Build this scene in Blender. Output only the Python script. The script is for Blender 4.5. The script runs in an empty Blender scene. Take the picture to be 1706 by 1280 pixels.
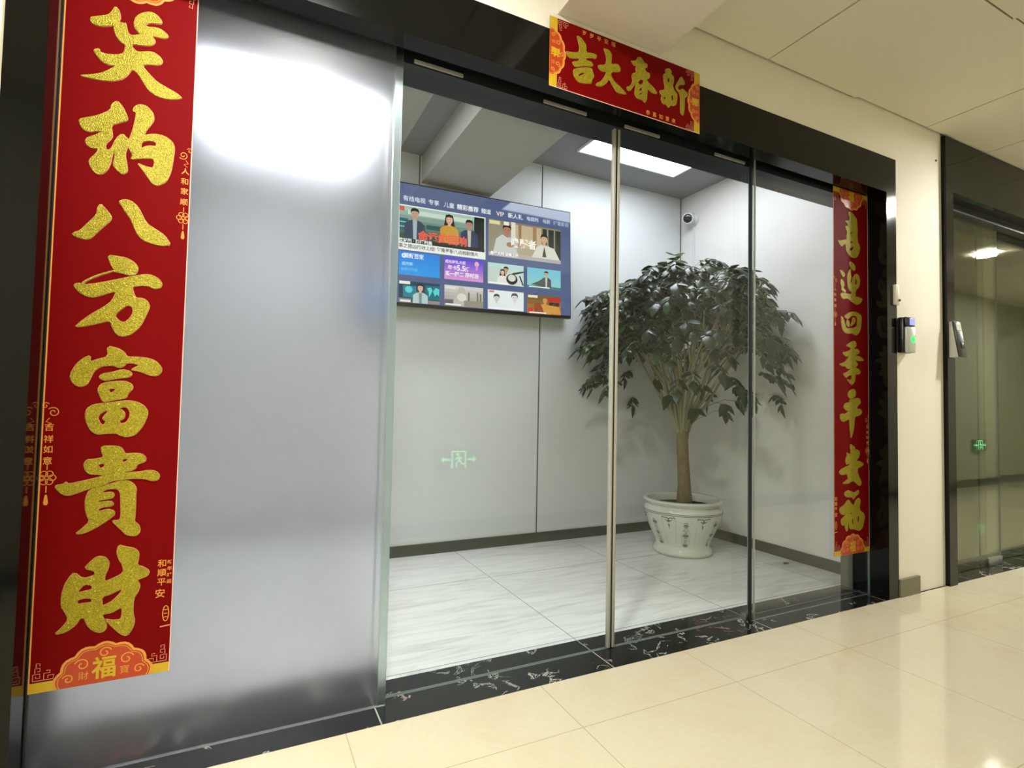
import bpy, bmesh, math, random
from mathutils import Vector, Matrix
R_ = math.radians
SC = bpy.context.scene
COL = SC.collection

# ------------------------------------------------------------------ camera, world, exposure
cam_d = bpy.data.cameras.new('camera')
cam = bpy.data.objects.new('camera', cam_d); COL.objects.link(cam)
cam_d.sensor_width = 36.0; cam_d.lens = 18.853; cam_d.clip_start = .02; cam_d.clip_end = 100
YAW, PITCH, ROLL = R_(26.318), R_(2.239), R_(1.143)
fw = Vector((math.sin(YAW)*math.cos(PITCH), math.cos(YAW)*math.cos(PITCH), math.sin(PITCH)))
rt0 = Vector((math.cos(YAW), -math.sin(YAW), 0)); up0 = rt0.cross(fw)
rt = math.cos(ROLL)*rt0 + math.sin(ROLL)*up0
up = -math.sin(ROLL)*rt0 + math.cos(ROLL)*up0
m = Matrix((rt, up, -fw)).transposed().to_4x4(); m.translation = Vector((0, -1.528, .9))
cam.matrix_world = m
SC.camera = cam
w = bpy.data.worlds.new('world'); SC.world = w; w.use_nodes = True
w.node_tree.nodes['Background'].inputs[0].default_value = (.02, .02, .02, 1)
vs = SC.view_settings
vs.view_transform = 'Standard'; vs.look = 'None'; vs.gamma = 1; vs.use_curve_mapping = False
vs.exposure = 0.0
SC.cycles.sample_clamp_indirect = 0.0; SC.cycles.sample_clamp_direct = 0.0
CORRIDOR_LAMP = ((1.0, .985, .95), 485.0)      # warm corridor downlights: colour, emission strength
ROOM_LAMP = ((.87, .905, 1.0), 11.5)         # cool room panels

# ------------------------------------------------------------------ materials
def lin(h):
    h = h.lstrip('#'); v = [int(h[i:i+2], 16)/255 for i in (0, 2, 4)]
    return tuple((c/12.92 if c <= .04045 else ((c+.055)/1.055)**2.4) for c in v) + (1,)
MATS = {}
def mat(name, col=(.8, .8, .8), rough=.5, metal=0.0, emit=None, es=1.0, coat=0.0, spec=.5):
    if name in MATS: return MATS[name]
    m = bpy.data.materials.new(name); m.use_nodes = True
    b = m.node_tree.nodes['Principled BSDF']
    c = lin(col) if isinstance(col, str) else tuple(col)[:3]+(1,)
    b.inputs['Base Color'].default_value = c
    b.inputs['Roughness'].default_value = rough; b.inputs['Metallic'].default_value = metal
    b.inputs['Coat Weight'].default_value = coat; b.inputs['Coat Roughness'].default_value = .05
    b.inputs['Specular IOR Level'].default_value = spec
    if emit is not None:
        e = lin(emit) if isinstance(emit, str) else tuple(emit)[:3]+(1,)
        b.inputs['Emission Color'].default_value = e; b.inputs['Emission Strength'].default_value = es
    MATS[name] = m; return m
def N(m, t, **kw):
    n = m.node_tree.nodes.new(t)
    for k, v in kw.items(): setattr(n, k, v)
    return n
def ln(m, a, b): m.node_tree.links.new(a, b)
def bsdf(m): return m.node_tree.nodes['Principled BSDF']
def ramp(m, stops):
    r = N(m, 'ShaderNodeValToRGB'); e = r.color_ramp.elements
    while len(e) < len(stops): e.new(.5)
    for i, (p, c) in enumerate(stops):
        e[i].position = p; e[i].color = lin(c) if isinstance(c, str) else tuple(c)[:3]+(1,)
    return r
def coords(m, scale=(1, 1, 1), loc=(0, 0, 0)):
    g = N(m, 'ShaderNodeNewGeometry'); p = N(m, 'ShaderNodeMapping')
    p.inputs['Scale'].default_value = scale; p.inputs['Location'].default_value = loc
    ln(m, g.outputs['Position'], p.inputs['Vector']); return p.outputs['Vector']
def noise(m, vec, scale, detail=4, rough=.55, dist=0):
    n = N(m, 'ShaderNodeTexNoise'); n.inputs['Scale'].default_value = scale
    n.inputs['Detail'].default_value = detail; n.inputs['Roughness'].default_value = rough
    n.inputs['Distortion'].default_value = dist
    ln(m, vec, n.inputs['Vector']); return n.outputs['Fac']
def mix(m, fac, a, b):
    x = N(m, 'ShaderNodeMix', data_type='RGBA')
    if isinstance(fac, (int, float)): x.inputs[0].default_value = fac
    else: ln(m, fac, x.inputs[0])
    for s, v in ((6, a), (7, b)):
        if isinstance(v, tuple): x.inputs[s].default_value = v
        else: ln(m, v, x.inputs[s])
    return x.outputs[2]
def math_(m, op, a, b=None):
    x = N(m, 'ShaderNodeMath', operation=op)
    for i, v in enumerate((a, b)):
        if v is None: continue
        if isinstance(v, (int, float)): x.inputs[i].default_value = v
        else: ln(m, v, x.inputs[i])
    return x.outputs[0]
def tiles(m, vec, w, h, mortar):
    t = N(m, 'ShaderNodeTexBrick'); t.offset = 0; t.squash = 1
    t.inputs['Scale'].default_value = 1; t.inputs['Brick Width'].default_value = w; t.inputs['Row Height'].default_value = h
    t.inputs['Mortar Size'].default_value = mortar; t.inputs['Mortar Smooth'].default_value = .1
    t.inputs['Color1'].default_value = (1, 1, 1, 1); t.inputs['Color2'].default_value = (1, 1, 1, 1); t.inputs['Mortar'].default_value = (0, 0, 0, 1)
    ln(m, vec, t.inputs['Vector']); return t.outputs['Color']

def paint(name, col, var=.04, rough=.6, scale=2.0):
    m = mat(name, col, rough)
    c = lin(col); d = tuple(x*(1-var*2) for x in c[:3])+(1,)
    n = noise(m, coords(m), scale, 3)
    ln(m, mix(m, n, d, c), bsdf(m).inputs['Base Color'])
    return m
M_wall = paint('cream_wall_paint', '#ece7d5', .03)
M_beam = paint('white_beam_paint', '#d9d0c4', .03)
M_roomwall = paint('pale_grey_wall_panel', '#dcdee0', .03, .45)
M_roomright = paint('pale_warm_wall_paint', '#ebe7e3', .03, .5)
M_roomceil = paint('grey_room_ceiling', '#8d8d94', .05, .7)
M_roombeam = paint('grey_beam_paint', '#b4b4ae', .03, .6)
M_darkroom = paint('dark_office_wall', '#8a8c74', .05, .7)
M_joint = mat('panel_joint', '#3a3b40', .6)
M_skirt = paint('charcoal_skirting', '#31342f', .06, .35, 9)
M_block = paint('grey_green_skirting', '#75745a', .06, .5, 9)

M_ctile = mat('mineral_fibre_tile', '#c8c0a8', .85)
nz = noise(M_ctile, coords(M_ctile), 260, 2, .7)
ln(M_ctile, mix(M_ctile, nz, lin('#cfc8b3'), lin('#e3dcc9')), bsdf(M_ctile).inputs['Base Color'])
M_cgap = mat('ceiling_gap', '#4a4538', .9)

M_floor = mat('cream_polished_tile', '#e0d3ad', .06)
v = coords(M_floor)
n1 = noise(M_floor, v, 2.2, 6, .62, .6); n2 = noise(M_floor, v, 55, 3, .6)
base = ramp(M_floor, [(.30, '#bdb190'), (.5, '#c4bca0'), (.68, '#c1b194')]); ln(M_floor, n1, base.inputs[0])
fine = mix(M_floor, n2, lin('#b6ae93'), lin('#d0c9b3'))
c1 = mix(M_floor, .35, base.outputs[0], fine)
tj = tiles(M_floor, coords(M_floor, loc=(-.879+6.05, .244+6.05, 0)), .605, .605, .0016)
ln(M_floor, mix(M_floor, tj, lin('#aa9d80'), c1), bsdf(M_floor).inputs['Base Color'])
bsdf(M_floor).inputs['Specular IOR Level'].default_value = .42

M_rfloor = mat('white_grey_marble_tile', '#d9dad6', .18)
v = coords(M_rfloor, scale=(1.0, 7.0, 1))
n1 = noise(M_rfloor, v, 2.6, 7, .6, 1.1)
base = ramp(M_rfloor, [(.28, '#cfd0ce'), (.42, '#e2e3e2'), (.55, '#edeeed'), (.8, '#f2f3f2')]); ln(M_rfloor, n1, base.inputs[0])
tj = tiles(M_rfloor, coords(M_rfloor, loc=(-1.171+8, -1.056+8, 0)), .8, .8, .002)
ln(M_rfloor, mix(M_rfloor, tj, lin('#8d8f8e'), base.outputs[0]), bsdf(M_rfloor).inputs['Base Color'])

def black_marble():
    m = mat('black_veined_marble', '#111311', .12)
    v = coords(m)
    a = noise(m, v, 8.0, 7, .62, 1.2)
    d = math_(m, 'ABSOLUTE', math_(m, 'SUBTRACT', a, .5))
    vein = math_(m, 'LESS_THAN', d, .011)
    patch = math_(m, 'GREATER_THAN', noise(m, coords(m, loc=(4, 2, 1)), 5.0, 2), .515)
    f = math_(m, 'MULTIPLY', vein, patch)
    tint = ramp(m, [(.42, '#8b9389'), (.55, '#b6b3a9'), (.62, '#8a4a40')]); ln(m, noise(m, v, 3.1, 1), tint.inputs[0])
    cloud = mix(m, noise(m, v, 9, 5), lin('#0b0c0c'), lin('#1f211f'))
    tj = tiles(m, coords(m, loc=(-1.171+8, 5, 0)), .8, 20, .0022)
    c = mix(m, f, cloud, tint.outputs[0])
    ln(m, mix(m, tj, lin('#9a9a92'), c), bsdf(m).inputs['Base Color'])
    return m
M_marble = black_marble()
M_black = mat('black_gloss_panel', '#080908', .10, 0, spec=.24)
M_blackm = mat('black_matt_metal', '#08090a', .45)
M_header = mat('dark_grey_metal', '#25272b', .35, .3)
M_steel = mat('brushed_steel', '#9b9d98', .32, .9)
M_postgrey = mat('dark_grey_post', '#4c5048', .3, .2)
M_tape = mat('silver_guide_rail', '#8f9290', .35, .6)
M_rubber = mat('black_rubber', '#0c0d0c', .55)
M_seal = mat('pale_plastic_seal', '#aba99d', .35)

def clear_glass(name, tint, refl=1.0):
    m = bpy.data.materials.new(name); m.use_nodes = True; nt = m.node_tree; nt.nodes.clear()
    o = N(m, 'ShaderNodeOutputMaterial'); mx = N(m, 'ShaderNodeMixShader')
    t = N(m, 'ShaderNodeBsdfTransparent'); g = N(m, 'ShaderNodeBsdfGlossy'); ge = N(m, 'ShaderNodeNewGeometry')
    d = N(m, 'ShaderNodeVectorMath', operation='DOT_PRODUCT')
    ln(m, ge.outputs['Normal'], d.inputs[0]); ln(m, ge.outputs['Incoming'], d.inputs[1])
    k = math_(m, 'POWER', math_(m, 'SUBTRACT', 1.0, math_(m, 'ABSOLUTE', d.outputs['Value'])), 5.0)   # Schlick, same on both faces
    fac = math_(m, 'ADD', math_(m, 'MULTIPLY', k, .96*refl), .04*refl)
    t.inputs['Color'].default_value = tint+(1,); g.inputs['Roughness'].default_value = 0.0
    ln(m, fac, mx.inputs[0]); ln(m, t.outputs[0], mx.inputs[1]); ln(m, g.outputs[0], mx.inputs[2])
    ln(m, mx.outputs[0], o.inputs[0]); return m
M_glass = clear_glass('clear_glass', (.965, .985, .97))
M_glass2 = clear_glass('tinted_glass', (.86, .90, .84))
M_gedge = mat('glass_edge', '#66736c', .2)
M_frost = bpy.data.materials.new('frosted_glass'); M_frost.use_nodes = True
_b = bsdf(M_frost)
_b.inputs['Base Color'].default_value = (.97, .985, 1.0, 1)
_b.inputs['Roughness'].default_value = .44; _b.inputs['IOR'].default_value = 1.25
_b.inputs['Transmission Weight'].default_value = 1.0
M_film = bpy.data.materials.new('etched_glass_face'); M_film.use_nodes = True     # etched face: scatters part of the light, blurs the rest
_p = bsdf(M_film); _p.inputs['Base Color'].default_value = (.60, .615, .64, 1); _p.inputs['Roughness'].default_value = .42; _p.inputs['IOR'].default_value = 1.25; _p.inputs['Transmission Weight'].default_value = 1.0
_t = N(M_film, 'ShaderNodeBsdfTranslucent'); _t.inputs['Color'].default_value = (.93, .96, 1.0, 1)
_m = N(M_film, 'ShaderNodeMixShader'); _m.inputs[0].default_value = .12
ln(M_film, _p.outputs[0], _m.inputs[1]); ln(M_film, _t.outputs[0], _m.inputs[2])
ln(M_film, _m.outputs[0], M_film.node_tree.nodes['Material Output'].inputs[0])
M_frostglass = mat('greenish_edge_glass', (.74, .84, .79), .5); bsdf(M_frostglass).inputs['Transmission Weight'].default_value = 1.0; bsdf(M_frostglass).inputs['IOR'].default_value = 1.33
M_frostseal = mat('translucent_edge_strip', '#aeb8b2', .3)

M_red = mat('red_paper', '#82000c', .6, spec=.08)
nz = noise(M_red, coords(M_red), 400, 2)
ln(M_red, mix(M_red, nz, lin('#690001'), lin('#730002')), bsdf(M_red).inputs['Base Color'])
M_gold = mat('gold_glitter', '#b59a12', .42, .25)
vo = N(M_gold, 'ShaderNodeTexVoronoi'); vo.inputs['Scale'].default_value = 420
ln(M_gold, coords(M_gold), vo.inputs['Vector'])
gr = ramp(M_gold, [(0, '#7a6e09'), (.55, '#9c8e0e'), (.9, '#b2a51e'), (1, '#f4e878')]); ln(M_gold, vo.outputs['Color'], gr.inputs[0])
ln(M_gold, gr.outputs[0], bsdf(M_gold).inputs['Base Color'])
bp_ = N(M_gold, 'ShaderNodeBump'); bp_.inputs['Strength'].default_value = .55; bp_.inputs['Distance'].default_value = .002
ln(M_gold, vo.outputs['Distance'], bp_.inputs['Height']); ln(M_gold, bp_.outputs[0], bsdf(M_gold).inputs['Normal'])
M_outline = mat('peach_outline', '#c98a62', .5)
M_print = mat('gold_print', '#d98f3c', .45)
M_pink = mat('pale_gold_print', '#d98a70', .5)
M_orange = mat('orange_print', '#b03a12', .42)
M_goldfoil = mat('gold_foil', '#c7a51c', .38, .05)
M_wedge = mat('pale_paper_edge', '#e6b9a6', .6)

# ------------------------------------------------------------------ mesh helpers
class MB:
    """collects faces with material slots, then links them as one mesh object"""
    def __init__(self): self.v = []; self.f = []; self.mi = []; self.ms = []; self.sm = []
    def slot(self, mt):
        if mt not in self.ms: self.ms.append(mt)
        return self.ms.index(mt)
    def add(self, vs_, fs, mt, smooth=False):
        o = len(self.v); s = self.slot(mt); self.v += [tuple(p) for p in vs_]
        for f in fs: self.f.append([i+o for i in f]); self.mi.append(s); self.sm.append(smooth)
        return self
    def box(self, x0, x1, y0, y1, z0, z1, mt, bev=0.0, M=None):
        if bev > 0:
            bm = bmesh.new(); bmesh.ops.create_cube(bm, size=1)
            for q in bm.verts: q.co = Vector(((x0+x1)/2+q.co.x*(x1-x0), (y0+y1)/2+q.co.y*(y1-y0), (z0+z1)/2+q.co.z*(z1-z0)))
            bmesh.ops.bevel(bm, geom=bm.edges[:], offset=bev, segments=2, affect='EDGES', profile=.5)
            return self.bm(bm, mt, M, True)
        p = [(x, y, z) for x in (x0, x1) for y in (y0, y1) for z in (z0, z1)]
        if M is not None: p = [M @ Vector(q) for q in p]
        return self.add(p, [(0, 1, 3, 2), (4, 6, 7, 5), (0, 4, 5, 1), (2, 3, 7, 6), (0, 2, 6, 4), (1, 5, 7, 3)], mt)
    def bm(self, bm, mt, M=None, smooth=False):
        bm.verts.index_update()
        p = [(M @ q.co if M is not None else q.co.copy()) for q in bm.verts]
        fs = [[q.index for q in f.verts] for f in bm.faces]; bm.free()
        return self.add(p, fs, mt, smooth)
    def lathe(self, prof, mt, seg=48, M=None, caps=True):
        p = []; f = []
        for r, z in prof:
            for k in range(seg):
                a = 2*math.pi*k/seg; q = Vector((r*math.cos(a), r*math.sin(a), z)); p.append(M @ q if M is not None else q)
        for i in range(len(prof)-1):
            for k in range(seg):
                k2 = (k+1) % seg
                f.append((i*seg+k, i*seg+k2, (i+1)*seg+k2, (i+1)*seg+k))
        if caps: f.append(tuple(range(seg))[::-1]); f.append(tuple(range((len(prof)-1)*seg, len(prof)*seg)))
        return self.add(p, f, mt, True)
    def tube(self, pts, rad, mt, seg=8):
        p = []; f = []; n = len(pts); pts = [Vector(q) for q in pts]
        if not isinstance(rad, (list, tuple)): rad = [rad]*n
        for i, q in enumerate(pts):
            d = (pts[min(i+1, n-1)]-pts[max(i-1, 0)]).normalized()
            a = d.cross(Vector((.31, .17, .93)) if abs(d.z) < .9 else Vector((1, .2, 0))).normalized(); b = d.cross(a)
            for k in range(seg):
                t = 2*math.pi*k/seg; p.append(q + (a*math.cos(t)+b*math.sin(t))*rad[i])
        for i in range(n-1):
            for k in range(seg):
                k2 = (k+1) % seg; f.append((i*seg+k, i*seg+k2, (i+1)*seg+k2, (i+1)*seg+k))
        f.append(tuple(range(seg))[::-1]); f.append(tuple(range((n-1)*seg, n*seg)))
        return self.add(p, f, mt, True)
    def build(self, name, parent=None, label=None, loc=None):
        me = bpy.data.meshes.new(name); me.from_pydata(self.v, [], self.f)
        for q in self.ms: me.materials.append(q)
        me.polygons.foreach_set('material_index', self.mi); me.polygons.foreach_set('use_smooth', self.sm)
        bm = bmesh.new(); bm.from_mesh(me); bmesh.ops.recalc_face_normals(bm, faces=bm.faces[:]); bm.to_mesh(me); bm.free()
        if any(self.sm):
            try: me.set_sharp_from_angle(angle=R_(40))
            except Exception: pass
        o = bpy.data.objects.new(name, me); COL.objects.link(o)
        if loc is not None:
            me.transform(Matrix.Translation(-Vector(loc))); o.location = loc
        if parent is not None:
            o.parent = parent
            o.matrix_parent_inverse = Matrix.Translation(parent.location).inverted() if loc is None and False else Matrix()
            me.transform(Matrix.Translation(-parent_world(parent)))
        if label: o['label'] = label
        return o
def parent_world(o):
    p = Vector((0, 0, 0))
    while o is not None: p += o.location; o = o.parent
    return p
def tag(o, label, cat=None, group=None, kind=None):
    o['label'] = label
    if cat: o['category'] = cat
    if group: o['group'] = group
    if kind: o['kind'] = kind
    return o
def empty(name, loc, label, cat, group=None):
    o = bpy.data.objects.new(name, None); COL.objects.link(o); o.location = loc; o.empty_display_size = .05
    return tag(o, label, cat, group)
def struct(name, mb, label=None, parent=None):
    o = mb.build(name, parent)
    o['kind'] = 'structure'
    if label: o['label'] = label
    return o

def chaikin(p):
    q = []
    for i in range(len(p)):
        a = p[i]; b = p[(i+1) % len(p)]
        q.append((a[0]*.78+b[0]*.22, a[1]*.78+b[1]*.22)); q.append((a[0]*.22+b[0]*.78, a[1]*.22+b[1]*.78))
    return q
def fill2d(polys, depth=0.0, offset=0.0, smooth=True):
    """filled outline with holes -> (verts, faces) in x, y, z"""
    c = bpy.data.curves.new('t', 'CURVE'); c.dimensions = '2D'; c.fill_mode = 'BOTH'; c.extrude = depth; c.offset = offset
    for p in polys:
        if smooth: p = chaikin(p)
        s = c.splines.new('POLY'); s.points.add(len(p)-1); s.use_cyclic_u = True
        for i, q in enumerate(p): s.points[i].co = (q[0], q[1], 0, 1)
    return curve_mesh(c)
def curve_mesh(c):
    o = bpy.data.objects.new('t', c); COL.objects.link(o)
    dg = bpy.context.evaluated_depsgraph_get(); dg.update()
    me = bpy.data.meshes.new_from_object(o.evaluated_get(dg))
    vs_ = [tuple(q.co) for q in me.vertices]; fs = [tuple(p.vertices) for p in me.polygons]
    bpy.data.objects.remove(o); bpy.data.curves.remove(c); bpy.data.meshes.remove(me)
    return vs_, fs
_tc = {}
def text2d(s, size, bold=0.0):
    k = (s, size, bold)
    if k not in _tc:
        c = bpy.data.curves.new('t', 'FONT'); c.body = s; c.size = size; c.align_x = 'CENTER'; c.align_y = 'CENTER'; c.offset = bold
        c.resolution_u = 2
        _tc[k] = curve_mesh(c)
    return _tc[k]
def wall_map(x0, z0, y):
    """flat x, y drawing -> upright on a wall facing -y"""
    return lambda q: (x0+q[0], y-q[2], z0+q[1])
def stroke(pts, wd, closed=False):
    """flat ribbon along a 2-D path"""
    n = len(pts); v = []; f = []
    for i in range(n):
        a = pts[(i-1) % n] if closed or i > 0 else pts[i]; b = pts[(i+1) % n] if closed or i < n-1 else pts[i]
        dx, dy = b[0]-a[0], b[1]-a[1]; l = math.hypot(dx, dy) or 1
        v += [(pts[i][0]-dy/l*wd/2, pts[i][1]+dx/l*wd/2, 0), (pts[i][0]+dy/l*wd/2, pts[i][1]-dx/l*wd/2, 0)]
    for i in range(n if closed else n-1):
        j = (i+1) % n; f.append((2*i, 2*i+1, 2*j+1, 2*j))
    return v, f
def arc(cx, cy, r, a0, a1, n=14, ry=None):
    return [(cx+r*math.cos(R_(a0+(a1-a0)*i/n)), cy+(ry or r)*math.sin(R_(a0+(a1-a0)*i/n))) for i in range(n+1)]
def spiral(cx, cy, r0, r1, a0, a1, n=22):
    return [(cx+(r0+(r1-r0)*i/n)*math.cos(R_(a0+(a1-a0)*i/n)), cy+(r0+(r1-r0)*i/n)*math.sin(R_(a0+(a1-a0)*i/n))) for i in range(n+1)]

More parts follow.
